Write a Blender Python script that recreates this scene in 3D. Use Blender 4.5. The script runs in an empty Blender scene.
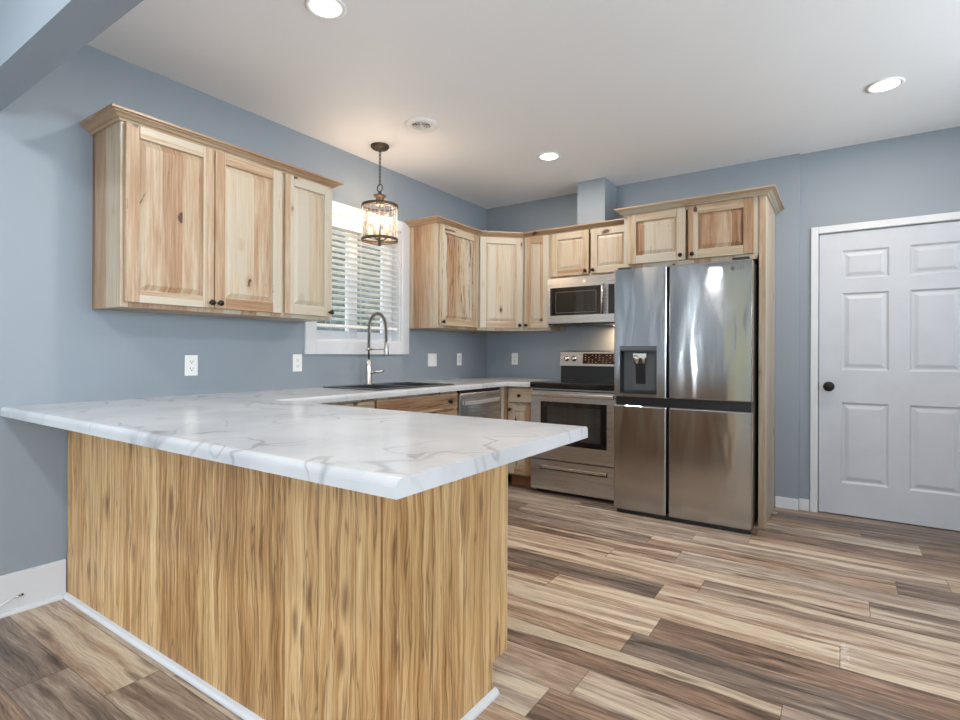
import bpy, bmesh, math, random
from mathutils import Matrix, Vector
random.seed(7)
S = bpy.context.scene
COL = S.collection
PI = math.pi

# ------------------------------------------------------------------ camera, world, lights, exposure
cam_d = bpy.data.cameras.new('camera')
cam = bpy.data.objects.new('camera', cam_d); COL.objects.link(cam)
cam_d.sensor_width = 36.0
cam_d.lens = 36.0 * 533.5 / 960.0
cam_d.shift_y = -(360 - 353.62) / 960.0
cam_d.clip_start = 0.05
_a, _r = 0.5961, 0.0036
_F = Vector((-math.sin(_a), math.cos(_a), 0)); _R = Vector((math.cos(_a), math.sin(_a), 0)); _U = Vector((0, 0, 1))
_R2 = _R * math.cos(_r) + _U * math.sin(_r); _U2 = _U * math.cos(_r) - _R * math.sin(_r)
cam.matrix_world = Matrix(((_R2.x, _U2.x, -_F.x, 3.0467), (_R2.y, _U2.y, -_F.y, -4.6076), (_R2.z, _U2.z, -_F.z, 1.1553), (0, 0, 0, 1)))
S.camera = cam
S.view_settings.view_transform = 'Standard'
S.view_settings.look = 'None'
S.view_settings.gamma = 1.0
S.view_settings.use_curve_mapping = False
S.view_settings.exposure = 0.58

world = bpy.data.worlds.new('sky'); S.world = world; world.use_nodes = True
wn = world.node_tree.nodes; wl = world.node_tree.links
bg = wn['Background']; bg.inputs[0].default_value = (0.80, 0.90, 1.0, 1); bg.inputs[1].default_value = 3.0

KITCHEN_W = 9.5      # recessed lamps of the kitchen
LIVING_W = 11.5       # recessed lamps of the living room
DAY_W = 36.0          # lamps added outside the made-up windows
KIT_COL = (1.0, 0.87, 0.76); LIV_COL = (0.95, 0.97, 1.0); DAY_COL = (0.84, 0.94, 1.0)

def area(name, loc, rot, sx, sy, w, col, shape='RECTANGLE', spread=PI, parent=None):
    d = bpy.data.lights.new(name, 'AREA'); d.shape = shape; d.size = sx
    if shape in ('RECTANGLE', 'ELLIPSE'): d.size_y = sy
    d.energy = w; d.color = col; d.spread = spread
    o = bpy.data.objects.new(name, d); COL.objects.link(o)
    o.location = loc; o.rotation_euler = rot
    if parent: o.parent = parent
    return o

# room numbers (metres): left wall x=0, back wall y=0, floor z=0
H = 2.651
XR, YR = 5.3, -8.6
ADDED_REAR_WIN = [(0.46, 0.57, 0.12, 2.56), (1.10, 1.60, 0.12, 2.56), (2.5, 4.3, 0.75, 2.2)]     # x0,x1,z0,z1
ADDED_LEFT_WIN = [(-6.06, -5.90, 0.12, 2.56), (-7.70, -7.54, 0.12, 2.56)]         # y0,y1,z0,z1
ADDED_RIGHT_WIN = [(-7.9, -5.6, 0.5, 2.25), (-5.0, -4.3, 0.3, 2.2), (-3.2, -1.2, 1.3, 2.3)]       # y0,y1,z0,z1
def added_daylight(cx, cy, z0, z1, w, rz, ox, oy, k, tilt):
    # added lamp outside a made-up window, tilted upwards to brighten the ceiling
    h = z1 - z0; tilt = math.radians(tilt); off = 0.17 + 0.5 * h * math.sin(tilt)
    area('daylight', (cx + ox * off, cy + oy * off, (z0 + z1) / 2 - 0.12), (PI / 2 + tilt, 0, rz), w, h, k * DAY_W * w * h, DAY_COL)
for i_, (x0, x1, z0, z1) in enumerate(ADDED_REAR_WIN):
    if i_ != 1: added_daylight((x0 + x1) / 2, YR, z0, z1, x1 - x0, 0, 0, -1, (12.0, 0, 0.36)[i_], (10, 0, 48)[i_])
for (y0, y1, z0, z1) in ADDED_LEFT_WIN: added_daylight(0, (y0 + y1) / 2, z0, z1, y1 - y0, -PI / 2, -1, 0, 9.0, 5)  # strong narrow lamps, added for bright streaks reflected in the refrigerator
for i_, (y0, y1, z0, z1) in enumerate(ADDED_RIGHT_WIN): added_daylight(XR, (y0 + y1) / 2, z0, z1, y1 - y0, PI / 2, 1, 0, (0.7, 0.7, 1.8)[i_], (50, 50, 66)[i_])

# ------------------------------------------------------------------ helpers
def tag(o, label=None, cat=None, group=None, kind=None):
    if label: o['label'] = label
    if cat: o['category'] = cat
    if group: o['group'] = group
    if kind: o['kind'] = kind
    return o

def thing(name, label, cat, loc=(0, 0, 0), rz=0.0, group=None, kind=None):
    o = bpy.data.objects.new(name, None); COL.objects.link(o)
    o.location = loc; o.rotation_euler = (0, 0, rz); o.empty_display_size = 0.05
    return tag(o, label, cat, group, kind)

class MB:
    def __init__(s): s.bm = bmesh.new()
    def _merge(s, b, mi=0, M=None, smooth=False):
        if M is not None: bmesh.ops.transform(b, matrix=M, verts=b.verts)
        for f in b.faces: f.material_index = mi; f.smooth = smooth
        me = bpy.data.meshes.new('tmp'); b.to_mesh(me); b.free()
        s.bm.from_mesh(me); bpy.data.meshes.remove(me); return s
    def box(s, x0, x1, y0, y1, z0, z1, bev=0.0, mi=0, M=None, seg=2):
        b = bmesh.new(); bmesh.ops.create_cube(b, size=1)
        for v in b.verts:
            v.co = Vector(((x0 + x1) / 2 + v.co.x * (x1 - x0), (y0 + y1) / 2 + v.co.y * (y1 - y0), (z0 + z1) / 2 + v.co.z * (z1 - z0)))
        if bev > 0: bmesh.ops.bevel(b, geom=list(b.edges), offset=bev, segments=seg, affect='EDGES', profile=0.5)
        return s._merge(b, mi, M)
    def prism(s, pts, z0, z1, mi=0, M=None, bev=0.0):
        b = bmesh.new()
        lo = [b.verts.new((p[0], p[1], z0)) for p in pts]; hi = [b.verts.new((p[0], p[1], z1)) for p in pts]
        b.faces.new(lo[::-1]); b.faces.new(hi); n = len(pts)
        for i in range(n): b.faces.new((lo[i], lo[(i + 1) % n], hi[(i + 1) % n], hi[i]))
        bmesh.ops.recalc_face_normals(b, faces=b.faces)
        if bev > 0: bmesh.ops.bevel(b, geom=list(b.edges), offset=bev, segments=2, affect='EDGES', profile=0.5)
        return s._merge(b, mi, M)
    def lathe(s, prof, seg=24, mi=0, M=None, smooth=True):
        b = bmesh.new(); rings = []
        for (r, z) in prof:
            if r < 1e-6: rings.append([b.verts.new((0, 0, z))])
            else: rings.append([b.verts.new((r * math.cos(2 * PI * k / seg), r * math.sin(2 * PI * k / seg), z)) for k in range(seg)])
        for A, B in zip(rings[:-1], rings[1:]):
            for k in range(seg):
                k2 = (k + 1) % seg
                if len(A) == 1 and len(B) == 1: continue
                if len(A) == 1: b.faces.new((A[0], B[k2], B[k]))
                elif len(B) == 1: b.faces.new((A[k], A[k2], B[0]))
                else: b.faces.new((A[k], A[k2], B[k2], B[k]))
        bmesh.ops.recalc_face_normals(b, faces=b.faces)
        return s._merge(b, mi, M, smooth)
    def tube(s, pts, r, seg=10, mi=0, closed=False, caps=True):
        pts = [Vector(p) for p in pts]; b = bmesh.new(); n = len(pts); rings = []
        up = None
        for i, p in enumerate(pts):
            if closed: t = pts[(i + 1) % n] - pts[i - 1]
            else: t = pts[min(i + 1, n - 1)] - pts[max(i - 1, 0)]
            t.normalize()
            if up is None: up = t.orthogonal().normalized()
            up = (up - t * up.dot(t))
            up = up.normalized() if up.length > 1e-5 else t.orthogonal().normalized()
            w = t.cross(up); rr = r[i] if isinstance(r, (list, tuple)) else r
            rings.append([b.verts.new(p + (up * math.cos(2 * PI * k / seg) + w * math.sin(2 * PI * k / seg)) * rr) for k in range(seg)])
        m = n if closed else n - 1
        for i in range(m):
            A, B = rings[i], rings[(i + 1) % n]
            for k in range(seg): b.faces.new((A[k], A[(k + 1) % seg], B[(k + 1) % seg], B[k]))
        if caps and not closed: b.faces.new(rings[0][::-1]); b.faces.new(rings[-1])
        bmesh.ops.recalc_face_normals(b, faces=b.faces)
        return s._merge(b, mi, None, True)
    def sweep(s, path, prof, mi=0):
        # closed profile (offset to the right of travel, z) along a plan path with mitred corners
        b = bmesh.new(); P = [Vector((p[0], p[1])) for p in path]; n = len(P); rings = []
        for i in range(n):
            def nrm(a, c):
                d = (c - a).normalized(); return Vector((d.y, -d.x))
            if i == 0: m = nrm(P[0], P[1])
            elif i == n - 1: m = nrm(P[-2], P[-1])
            else:
                n1, n2 = nrm(P[i - 1], P[i]), nrm(P[i], P[i + 1]); m = (n1 + n2) / (1 + n1.dot(n2))
            rings.append([b.verts.new((P[i].x + m.x * o, P[i].y + m.y * o, z)) for (o, z) in prof])
        k = len(prof)
        for A, B in zip(rings[:-1], rings[1:]):
            for j in range(k): b.faces.new((A[j], A[(j + 1) % k], B[(j + 1) % k], B[j]))
        b.faces.new(rings[0]); b.faces.new(rings[-1][::-1])
        bmesh.ops.recalc_face_normals(b, faces=b.faces)
        return s._merge(b, mi)
    def grid(s, us, vs, hole, t0, t1, f, mi=0):
        # slab of cells (us x vs) between depths t0 and t1; f(u,v,t)->xyz; hole(uc,vc) leaves a cell out
        b = bmesh.new(); V = {}
        def vt(i, j, k):
            if (i, j, k) not in V: V[(i, j, k)] = b.verts.new(f(us[i], vs[j], (t0, t1)[k]))
            return V[(i, j, k)]
        nu, nv = len(us) - 1, len(vs) - 1
        inn = lambda i, j: 0 <= i < nu and 0 <= j < nv and not hole((us[i] + us[i + 1]) / 2, (vs[j] + vs[j + 1]) / 2)
        for i in range(nu):
            for j in range(nv):
                if not inn(i, j): continue
                b.faces.new([vt(i, j, 0), vt(i + 1, j, 0), vt(i + 1, j + 1, 0), vt(i, j + 1, 0)])
                b.faces.new([vt(i, j, 1), vt(i, j + 1, 1), vt(i + 1, j + 1, 1), vt(i + 1, j, 1)])
                if not inn(i - 1, j): b.faces.new([vt(i, j, 0), vt(i, j + 1, 0), vt(i, j + 1, 1), vt(i, j, 1)])
                if not inn(i + 1, j): b.faces.new([vt(i + 1, j, 0), vt(i + 1, j, 1), vt(i + 1, j + 1, 1), vt(i + 1, j + 1, 0)])
                if not inn(i, j - 1): b.faces.new([vt(i, j, 0), vt(i, j, 1), vt(i + 1, j, 1), vt(i + 1, j, 0)])
                if not inn(i, j + 1): b.faces.new([vt(i, j + 1, 0), vt(i + 1, j + 1, 0), vt(i + 1, j + 1, 1), vt(i, j + 1, 1)])
        bmesh.ops.recalc_face_normals(b, faces=b.faces)
        return s._merge(b, mi)
    def build(s, name, mats, parent=None, **props):
        me = bpy.data.meshes.new(name); s.bm.to_mesh(me); s.bm.free()
        for m in (mats if isinstance(mats, (list, tuple)) else [mats]): me.materials.append(m)
        o = bpy.data.objects.new(name, me); COL.objects.link(o)
        if parent: o.parent = parent
        for k, v in props.items(): o[k] = v
        return o

# ------------------------------------------------------------------ materials
class NT:
    def __init__(s, name):
        s.m = bpy.data.materials.new(name); s.m.use_nodes = True
        s.t = s.m.node_tree; s.n = s.t.nodes; s.b = s.n['Principled BSDF']
    def link(s, a, b): s.t.links.new(a, b)
    def val(s, sock, v):
        if hasattr(v, 'is_output') or isinstance(v, bpy.types.NodeSocket): s.link(v, sock)
        else: sock.default_value = v
    def math(s, op, a, b=0.0, c=None, clamp=False):
        n = s.n.new('ShaderNodeMath'); n.operation = op; n.use_clamp = clamp
        s.val(n.inputs[0], a); s.val(n.inputs[1], b)
        if c is not None: s.val(n.inputs[2], c)
        return n.outputs[0]
    def xyz(s, x, y, z):
        n = s.n.new('ShaderNodeCombineXYZ')
        for i, v in enumerate((x, y, z)): s.val(n.inputs[i], v)
        return n.outputs[0]
    def sep(s, v):
        n = s.n.new('ShaderNodeSeparateXYZ'); s.link(v, n.inputs[0]); return n.outputs
    def coord(s, which='Object'): return s.n.new('ShaderNodeTexCoord').outputs[which]
    def attr(s, name):
        n = s.n.new('ShaderNodeAttribute'); n.attribute_type = 'OBJECT'; n.attribute_name = name; return n.outputs['Fac']
    def noise(s, vec, scale=1.0, detail=3.0, rough=0.5, dist=0.0):
        n = s.n.new('ShaderNodeTexNoise'); s.link(vec, n.inputs['Vector'])
        n.inputs['Scale'].default_value = scale; n.inputs['Detail'].default_value = detail
        n.inputs['Roughness'].default_value = rough; n.inputs['Distortion'].default_value = dist
        return n.outputs['Fac']
    def white(s, vec):
        n = s.n.new('ShaderNodeTexWhiteNoise'); n.noise_dimensions = '3D'; s.link(vec, n.inputs['Vector']); return n.outputs['Value']
    def ramp(s, fac, stops, interp='LINEAR'):
        n = s.n.new('ShaderNodeValToRGB'); s.val(n.inputs[0], fac); e = n.color_ramp.elements; n.color_ramp.interpolation = interp
        while len(e) > 1: e.remove(e[0])
        e[0].position = stops[0][0]; e[0].color = col4(stops[0][1])
        for p, c in stops[1:]:
            x = e.new(p); x.color = col4(c)
        return n.outputs[0]
    def map(s, v, a, b, c=0.0, d=1.0):
        n = s.n.new('ShaderNodeMapRange'); n.clamp = True; s.val(n.inputs[0], v)
        for i, q in enumerate((a, b, c, d)): n.inputs[i + 1].default_value = q
        return n.outputs[0]
    def mix(s, f, a, b, mode='MIX'):
        n = s.n.new('ShaderNodeMix'); n.data_type = 'RGBA'; n.blend_type = mode
        s.val(n.inputs[0], f)
        for k, v in ((6, a), (7, b)):
            if isinstance(v, tuple): n.inputs[k].default_value = col4(v)
            else: s.link(v, n.inputs[k])
        return n.outputs[2]
    def bump(s, h, strength=0.2, dist=0.01):
        n = s.n.new('ShaderNodeBump'); n.inputs['Strength'].default_value = strength; n.inputs['Distance'].default_value = dist
        s.link(h, n.inputs['Height']); s.link(n.outputs[0], s.b.inputs['Normal'])
def col4(c): return (c[0], c[1], c[2], 1.0)
def srgb(r, g, b):
    f = lambda v: (v / 255 / 12.92) if v / 255 <= 0.04045 else ((v / 255 + 0.055) / 1.055) ** 2.4
    return (f(r), f(g), f(b))

def plain(name, c, rough=0.5, metal=0.0, coat=0.0, spec=0.5, mottled=0.03):
    t = NT(name); co = t.coord()
    n = t.noise(co, 6.0, 2.0)
    t.link(t.mix(t.map(n, 0.3, 0.7), tuple(v * (1 - mottled) for v in c), tuple(min(1, v * (1 + mottled)) for v in c)), t.b.inputs['Base Color'])
    t.b.inputs['Roughness'].default_value = rough; t.b.inputs['Metallic'].default_value = metal
    t.b.inputs['Coat Weight'].default_value = coat; t.b.inputs['Specular IOR Level'].default_value = spec
    return t.m

def glow(name, c, strength):
    t = NT(name)
    t.b.inputs['Base Color'].default_value = col4(c); t.b.inputs['Emission Color'].default_value = col4(c)
    t.b.inputs['Emission Strength'].default_value = strength
    return t.m

def painted_wall(name, c):
    t = NT(name); co = t.coord()
    n = t.noise(co, 1.3, 3.0)
    t.link(t.mix(n, tuple(v * 0.97 for v in c), tuple(v * 1.03 for v in c)), t.b.inputs['Base Color'])
    t.b.inputs['Roughness'].default_value = 0.6
    t.bump(t.noise(co, 220.0, 2.0), 0.06, 0.002)
    return t.m

def hickory(name, horiz, tint=(1, 1, 1)):
    t = NT(name); x, y, z = t.sep(t.coord()); seed = t.attr('seed'); tone = t.attr('tone'); streak = t.attr('streak')
    u = t.math('ADD', x, y); v = z
    if horiz: u, v = v, u
    sd = t.math('MULTIPLY', seed, 7.31)
    wav = t.math('MULTIPLY', t.math('SUBTRACT', t.noise(t.xyz(u, t.math('MULTIPLY', v, 1.3), sd), 3.0, 2.0), 0.5), 0.015)
    vo = t.n.new('ShaderNodeTexVoronoi'); vo.voronoi_dimensions = '1D'; vo.feature = 'F1'
    t.link(t.math('ADD', t.math('MULTIPLY', u, 10.5), t.math('MULTIPLY', seed, 31.7)), vo.inputs['W']); vo.inputs['Scale'].default_value = 1.0
    vo.inputs['Randomness'].default_value = 0.85
    strip = t.n.new('ShaderNodeSeparateColor'); t.link(vo.outputs['Color'], strip.inputs[0]); st = strip.outputs[0]; st2 = strip.outputs[1]
    uw = t.math('ADD', u, wav)
    off = t.math('ADD', sd, t.math('MULTIPLY', st2, 9.0))
    fine = t.noise(t.xyz(t.math('MULTIPLY', uw, 120.0), t.math('MULTIPLY', v, 4.0), off), 1.0, 5.0, 0.68)
    broad = t.noise(t.xyz(t.math('MULTIPLY', uw, 26.0), t.math('MULTIPLY', v, 1.6), off), 1.0, 4.0, 0.6, 0.7)
    f = t.math('ADD', t.math('SUBTRACT', t.math('MULTIPLY', st, 0.75), 0.12), t.math('MULTIPLY', t.math('SUBTRACT', fine, 0.5), 0.8))
    f = t.math('ADD', f, t.math('MULTIPLY', t.math('SUBTRACT', broad, 0.5), 0.95))
    f = t.math('ADD', f, tone, clamp=True)
    c = t.ramp(f, [(0.0, srgb(182, 175, 160)), (0.3, srgb(177, 162, 139)), (0.55, srgb(162, 134, 106)), (0.8, srgb(140, 105, 76)), (1.0, srgb(104, 73, 48))])
    sn = t.noise(t.xyz(t.math('MULTIPLY', uw, 40.0), t.math('MULTIPLY', v, 2.4), t.math('ADD', off, 40.0)), 1.0, 5.0, 0.66, 1.0)
    thr = t.math('SUBTRACT', 0.715, t.math('MULTIPLY', streak, 0.17))
    sm = t.math('MULTIPLY', t.math('SUBTRACT', sn, thr), 24.0, clamp=True)
    c = t.mix(t.math('MULTIPLY', sm, 0.88), c, srgb(74, 44, 28))
    jig = t.math('MULTIPLY', t.math('SUBTRACT', t.noise(t.xyz(t.math('MULTIPLY', u, 30.0), t.math('MULTIPLY', v, 30.0), sd), 1.0, 3.0), 0.5), 0.5)
    vk = t.n.new('ShaderNodeTexVoronoi'); vk.voronoi_dimensions = '3D'; vk.inputs['Scale'].default_value = 1.0
    t.link(t.xyz(t.math('ADD', t.math('MULTIPLY', uw, 6.0), t.math('MULTIPLY', jig, 0.35)), t.math('ADD', t.math('MULTIPLY', v, 3.6), t.math('MULTIPLY', jig, 0.4)), off), vk.inputs['Vector'])
    halo = t.math('MULTIPLY', t.math('SUBTRACT', 0.21, vk.outputs['Distance']), 9.0, clamp=True)
    c = t.mix(t.math('MULTIPLY', halo, 0.4), c, srgb(150, 104, 70))
    kn = t.math('MULTIPLY', t.math('SUBTRACT', 0.11, vk.outputs['Distance']), 30.0, clamp=True)
    c = t.mix(t.math('MULTIPLY', kn, 0.9), c, srgb(56, 34, 24))
    if tint != (1, 1, 1): c = t.mix(1.0, c, tint, 'MULTIPLY')
    t.link(c, t.b.inputs['Base Color'])
    t.b.inputs['Roughness'].default_value = 0.38
    t.bump(fine, 0.05, 0.002)
    return t.m

def oak_panel(name):
    t = NT(name); x, y, z = t.sep(t.coord()); u = t.math('ADD', x, y); v = z; seed = t.attr('seed')
    W = 0.152
    q = t.math('DIVIDE', t.math('ADD', u, 10.0), W); pid = t.math('FLOOR', q); fr = t.math('FRACT', q)
    rnd = t.white(t.xyz(pid, seed, 3.0)); off = t.math('ADD', t.math('MULTIPLY', rnd, 37.0), seed)
    wav = t.math('MULTIPLY', t.math('SUBTRACT', t.noise(t.xyz(t.math('MULTIPLY', u, 7.0), t.math('MULTIPLY', v, 3.2), off), 1.0, 3.0), 0.5), 0.055)
    uw = t.math('ADD', u, wav)
    fine = t.noise(t.xyz(t.math('MULTIPLY', uw, 150.0), t.math('MULTIPLY', v, 3.0), off), 1.0, 5.0, 0.7)
    broad = t.noise(t.xyz(t.math('MULTIPLY', uw, 32.0), t.math('MULTIPLY', v, 1.1), off), 1.0, 5.0, 0.66, 0.5)
    f = t.math('ADD', t.math('MULTIPLY', t.math('SUBTRACT', broad, 0.5), 1.5), t.math('MULTIPLY', t.math('SUBTRACT', fine, 0.5), 1.25))
    f = t.math('ADD', f, t.math('ADD', 0.42, t.math('MULTIPLY', t.math('SUBTRACT', rnd, 0.5), 0.2)), clamp=True)
    c = t.ramp(f, [(0.0, srgb(224, 196, 150)), (0.3, srgb(208, 172, 122)), (0.55, srgb(182, 140, 90)), (0.8, srgb(140, 98, 56)), (1.0, srgb(84, 52, 29))])
    ln = t.noise(t.xyz(t.math('MULTIPLY', uw, 24.0), t.math('MULTIPLY', v, 1.0), t.math('ADD', off, 9.0)), 1.0, 3.0, 0.5, 0.6)
    lm = t.math('SUBTRACT', 1.0, t.map(t.math('ABSOLUTE', t.math('SUBTRACT', ln, 0.52)), 0.0, 0.022), clamp=True)
    c = t.mix(t.math('MULTIPLY', lm, 0.65), c, srgb(92, 58, 30))
    vk = t.n.new('ShaderNodeTexVoronoi'); vk.voronoi_dimensions = '3D'; vk.inputs['Scale'].default_value = 1.0
    t.link(t.xyz(t.math('MULTIPLY', uw, 9.0), t.math('MULTIPLY', v, 2.6), t.math('ADD', off, t.math('MULTIPLY', fine, 0.25))), vk.inputs['Vector'])
    kn = t.math('MULTIPLY', t.math('SUBTRACT', 0.19, vk.outputs['Distance']), 8.0, clamp=True)
    c = t.mix(t.math('MULTIPLY', kn, 0.6), c, srgb(92, 56, 30))
    seam = t.math('LESS_THAN', t.math('ABSOLUTE', t.math('SUBTRACT', fr, 0.5)), 0.487)
    c = t.mix(t.math('MULTIPLY', t.math('SUBTRACT', 1.0, seam), 0.45), c, srgb(96, 62, 34))
    t.link(c, t.b.inputs['Base Color']); t.b.inputs['Roughness'].default_value = 0.45
    t.bump(fine, 0.06, 0.002)
    return t.m

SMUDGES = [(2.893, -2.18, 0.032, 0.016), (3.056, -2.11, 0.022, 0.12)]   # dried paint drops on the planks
def plank_floor(name):
    t = NT(name); x, y, z = t.sep(t.coord()); W, L = 0.178, 1.22
    q = t.math('DIVIDE', t.math('ADD', y, 20.03), W); row = t.math('FLOOR', q); fy = t.math('FRACT', q)
    ro = t.white(t.xyz(row, 1.7, 0.3))
    p = t.math('ADD', t.math('DIVIDE', t.math('ADD', x, 20.0), L), t.math('MULTIPLY', ro, 5.0)); pc = t.math('FLOOR', p); fx = t.math('FRACT', p)
    r1 = t.white(t.xyz(row, pc, 5.1)); r2 = t.white(t.xyz(row, pc, 9.7)); off = t.math('MULTIPLY', r1, 53.0)
    wav = t.math('MULTIPLY', t.math('SUBTRACT', t.noise(t.xyz(t.math('MULTIPLY', x, 2.2), t.math('MULTIPLY', y, 5.0), off), 1.0, 3.0), 0.5), 0.06)
    yw = t.math('ADD', y, wav)
    fine = t.noise(t.xyz(t.math('MULTIPLY', x, 8.0), t.math('MULTIPLY', yw, 160.0), off), 1.0, 5.0, 0.7)
    broad = t.noise(t.xyz(t.math('MULTIPLY', x, 1.5), t.math('MULTIPLY', yw, 20.0), off), 1.0, 5.0, 0.68, 0.4)
    f = t.math('ADD', t.math('MULTIPLY', t.math('SUBTRACT', broad, 0.5), 1.9), t.math('MULTIPLY', t.math('SUBTRACT', fine, 0.5), 1.15))
    f = t.math('ADD', f, t.math('ADD', 0.47, t.math('MULTIPLY', t.math('SUBTRACT', r2, 0.5), 0.55)), clamp=True)
    warm = t.ramp(f, [(0.0, srgb(196, 182, 162)), (0.25, srgb(174, 152, 130)), (0.5, srgb(148, 123, 103)), (0.75, srgb(116, 94, 79)), (1.0, srgb(70, 57, 48))])
    cool = t.ramp(f, [(0.0, srgb(188, 178, 162)), (0.25, srgb(162, 146, 131)), (0.5, srgb(134, 117, 104)), (0.75, srgb(106, 93, 83)), (1.0, srgb(68, 59, 52))])
    c = t.mix(t.map(t.white(t.xyz(row, pc, 2.2)), 0.35, 0.65), warm, cool)
    sap = t.map(t.noise(t.xyz(t.math('MULTIPLY', x, 0.35), t.math('MULTIPLY', yw, 9.0), t.math('ADD', off, 20.0)), 1.0, 2.0, 0.5), 0.57, 0.62)
    c = t.mix(t.math('MULTIPLY', sap, t.map(fine, 0.25, 0.6, 0.85, 0.45)), c, srgb(216, 202, 178))
    vk = t.n.new('ShaderNodeTexVoronoi'); vk.voronoi_dimensions = '3D'; vk.inputs['Scale'].default_value = 1.0
    t.link(t.xyz(t.math('MULTIPLY', x, 2.6), t.math('MULTIPLY', yw, 15.0), t.math('ADD', off, t.math('MULTIPLY', fine, 0.55))), vk.inputs['Vector'])
    kn = t.math('MULTIPLY', t.math('SUBTRACT', 0.27, vk.outputs['Distance']), 6.0, clamp=True)
    c = t.mix(t.math('MULTIPLY', kn, 0.65), c, srgb(66, 50, 40))
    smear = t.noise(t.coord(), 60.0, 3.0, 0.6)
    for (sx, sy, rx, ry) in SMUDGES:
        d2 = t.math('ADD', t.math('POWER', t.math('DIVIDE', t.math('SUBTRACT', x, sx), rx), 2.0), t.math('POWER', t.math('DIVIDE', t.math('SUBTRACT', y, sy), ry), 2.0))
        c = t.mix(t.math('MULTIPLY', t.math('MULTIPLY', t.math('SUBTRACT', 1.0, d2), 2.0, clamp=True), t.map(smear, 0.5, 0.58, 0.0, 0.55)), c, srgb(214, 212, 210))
    a = t.math('LESS_THAN', t.math('ABSOLUTE', t.math('SUBTRACT', fy, 0.5)), 0.490)
    b_ = t.math('LESS_THAN', t.math('ABSOLUTE', t.math('SUBTRACT', fx, 0.5)), 0.4985)
    seam = t.math('SUBTRACT', 1.0, t.math('MULTIPLY', a, b_))
    c = t.mix(t.math('MULTIPLY', seam, 0.55), c, srgb(62, 46, 36))
    t.link(c, t.b.inputs['Base Color'])
    t.link(t.map(fine, 0.3, 0.7, 0.34, 0.46), t.b.inputs['Roughness'])
    t.b.inputs['Specular IOR Level'].default_value = 0.4
    t.bump(fine, 0.05, 0.002)
    return t.m

def marble(name):
    t = NT(name); co = t.coord()
    def warp(sc, amt, o):
        n = t.n.new('ShaderNodeTexNoise'); t.link(co, n.inputs['Vector']); n.inputs['Scale'].default_value = sc; n.inputs['Detail'].default_value = 4
        m = t.n.new('ShaderNodeVectorMath'); m.operation = 'MULTIPLY_ADD'; t.link(n.outputs['Color'], m.inputs[0])
        m.inputs[1].default_value = (amt, amt, amt); t.link(co, m.inputs[2])
        a = t.n.new('ShaderNodeVectorMath'); a.operation = 'ADD'; t.link(m.outputs[0], a.inputs[0]); a.inputs[1].default_value = (o, o * .7, o * .3)
        return a.outputs[0]
    def vein(sc, amt, o, width):
        n = t.noise(warp(2.2, amt, o), sc, 2.0, 0.5, 0.4)
        return t.math('SUBTRACT', 1.0, t.map(t.math('ABSOLUTE', t.math('SUBTRACT', n, 0.5)), 0.0, width), clamp=True)
    m1 = t.map(t.noise(co, 1.9, 2.0), 0.46, 0.66); m2 = t.map(t.noise(warp(1.0, .3, 7.0), 2.6, 2.0), 0.48, 0.68)
    v1 = t.math('MULTIPLY', vein(1.6, 0.5, 0.0, 0.016), m1); v2 = t.math('MULTIPLY', vein(3.4, 0.35, 3.1, 0.014), m2)
    cloud = t.map(t.noise(warp(1.5, .4, 11.0), 3.0, 5.0), 0.42, 0.72)
    c = t.mix(t.math('MULTIPLY', cloud, 0.5), srgb(194, 197, 200), srgb(162, 164, 168))
    c = t.mix(t.math('MULTIPLY', v1, 0.75), c, srgb(104, 107, 114))
    c = t.mix(t.math('MULTIPLY', v2, 0.5), c, srgb(118, 117, 118))
    t.link(c, t.b.inputs['Base Color']); t.b.inputs['Roughness'].default_value = 0.16; t.b.inputs['Specular IOR Level'].default_value = 0.4
    return t.m

def stainless(name, c=(0.56, 0.555, 0.55), rough=0.24, wob=0.5, aniso=0.0):
    t = NT(name); co = t.coord(); x, y, z = t.sep(co)
    w = t.noise(t.xyz(t.math('MULTIPLY', x, 7.0), t.math('MULTIPLY', y, 7.0), t.math('MULTIPLY', z, 1.7)), 1.0, 1.5, 0.5, 0.3)
    br = t.noise(t.xyz(t.math('MULTIPLY', x, 3.0), t.math('MULTIPLY', y, 3.0), t.math('MULTIPLY', z, 700.0)), 1.0, 2.0)
    t.b.inputs['Base Color'].default_value = col4(c); t.b.inputs['Metallic'].default_value = 1.0
    if aniso: t.b.inputs['Roughness'].default_value = rough
    else: t.link(t.map(br, 0.2, 0.8, rough - 0.05, rough + 0.06), t.b.inputs['Roughness'])
    if aniso:
        tg = t.n.new('ShaderNodeTangent'); tg.direction_type = 'RADIAL'; tg.axis = 'Z'
        t.link(tg.outputs[0], t.b.inputs['Tangent']); t.b.inputs['Anisotropic'].default_value = aniso; t.b.inputs['Anisotropic Rotation'].default_value = 0.25
    t.bump(w, wob, 0.03)
    return t.m

def pane(name, tint=(1, 1, 1), refl=0.08, rough=0.02):
    m = bpy.data.materials.new(name); m.use_nodes = True; n = m.node_tree.nodes; l = m.node_tree.links
    n.remove(n['Principled BSDF']); out = n['Material Output']
    tr = n.new('ShaderNodeBsdfTransparent'); tr.inputs[0].default_value = col4(tint)
    gl = n.new('ShaderNodeBsdfGlossy'); gl.inputs['Roughness'].default_value = rough
    mx = n.new('ShaderNodeMixShader'); lw = n.new('ShaderNodeLayerWeight'); lw.inputs['Blend'].default_value = 0.25
    ad = n.new('ShaderNodeMath'); ad.operation = 'MULTIPLY_ADD'; ad.use_clamp = True
    l.new(lw.outputs['Fresnel'], ad.inputs[0]); ad.inputs[1].default_value = 0.8; ad.inputs[2].default_value = refl
    l.new(ad.outputs[0], mx.inputs[0]); l.new(tr.outputs[0], mx.inputs[1]); l.new(gl.outputs[0], mx.inputs[2]); l.new(mx.outputs[0], out.inputs[0])
    return m

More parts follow.
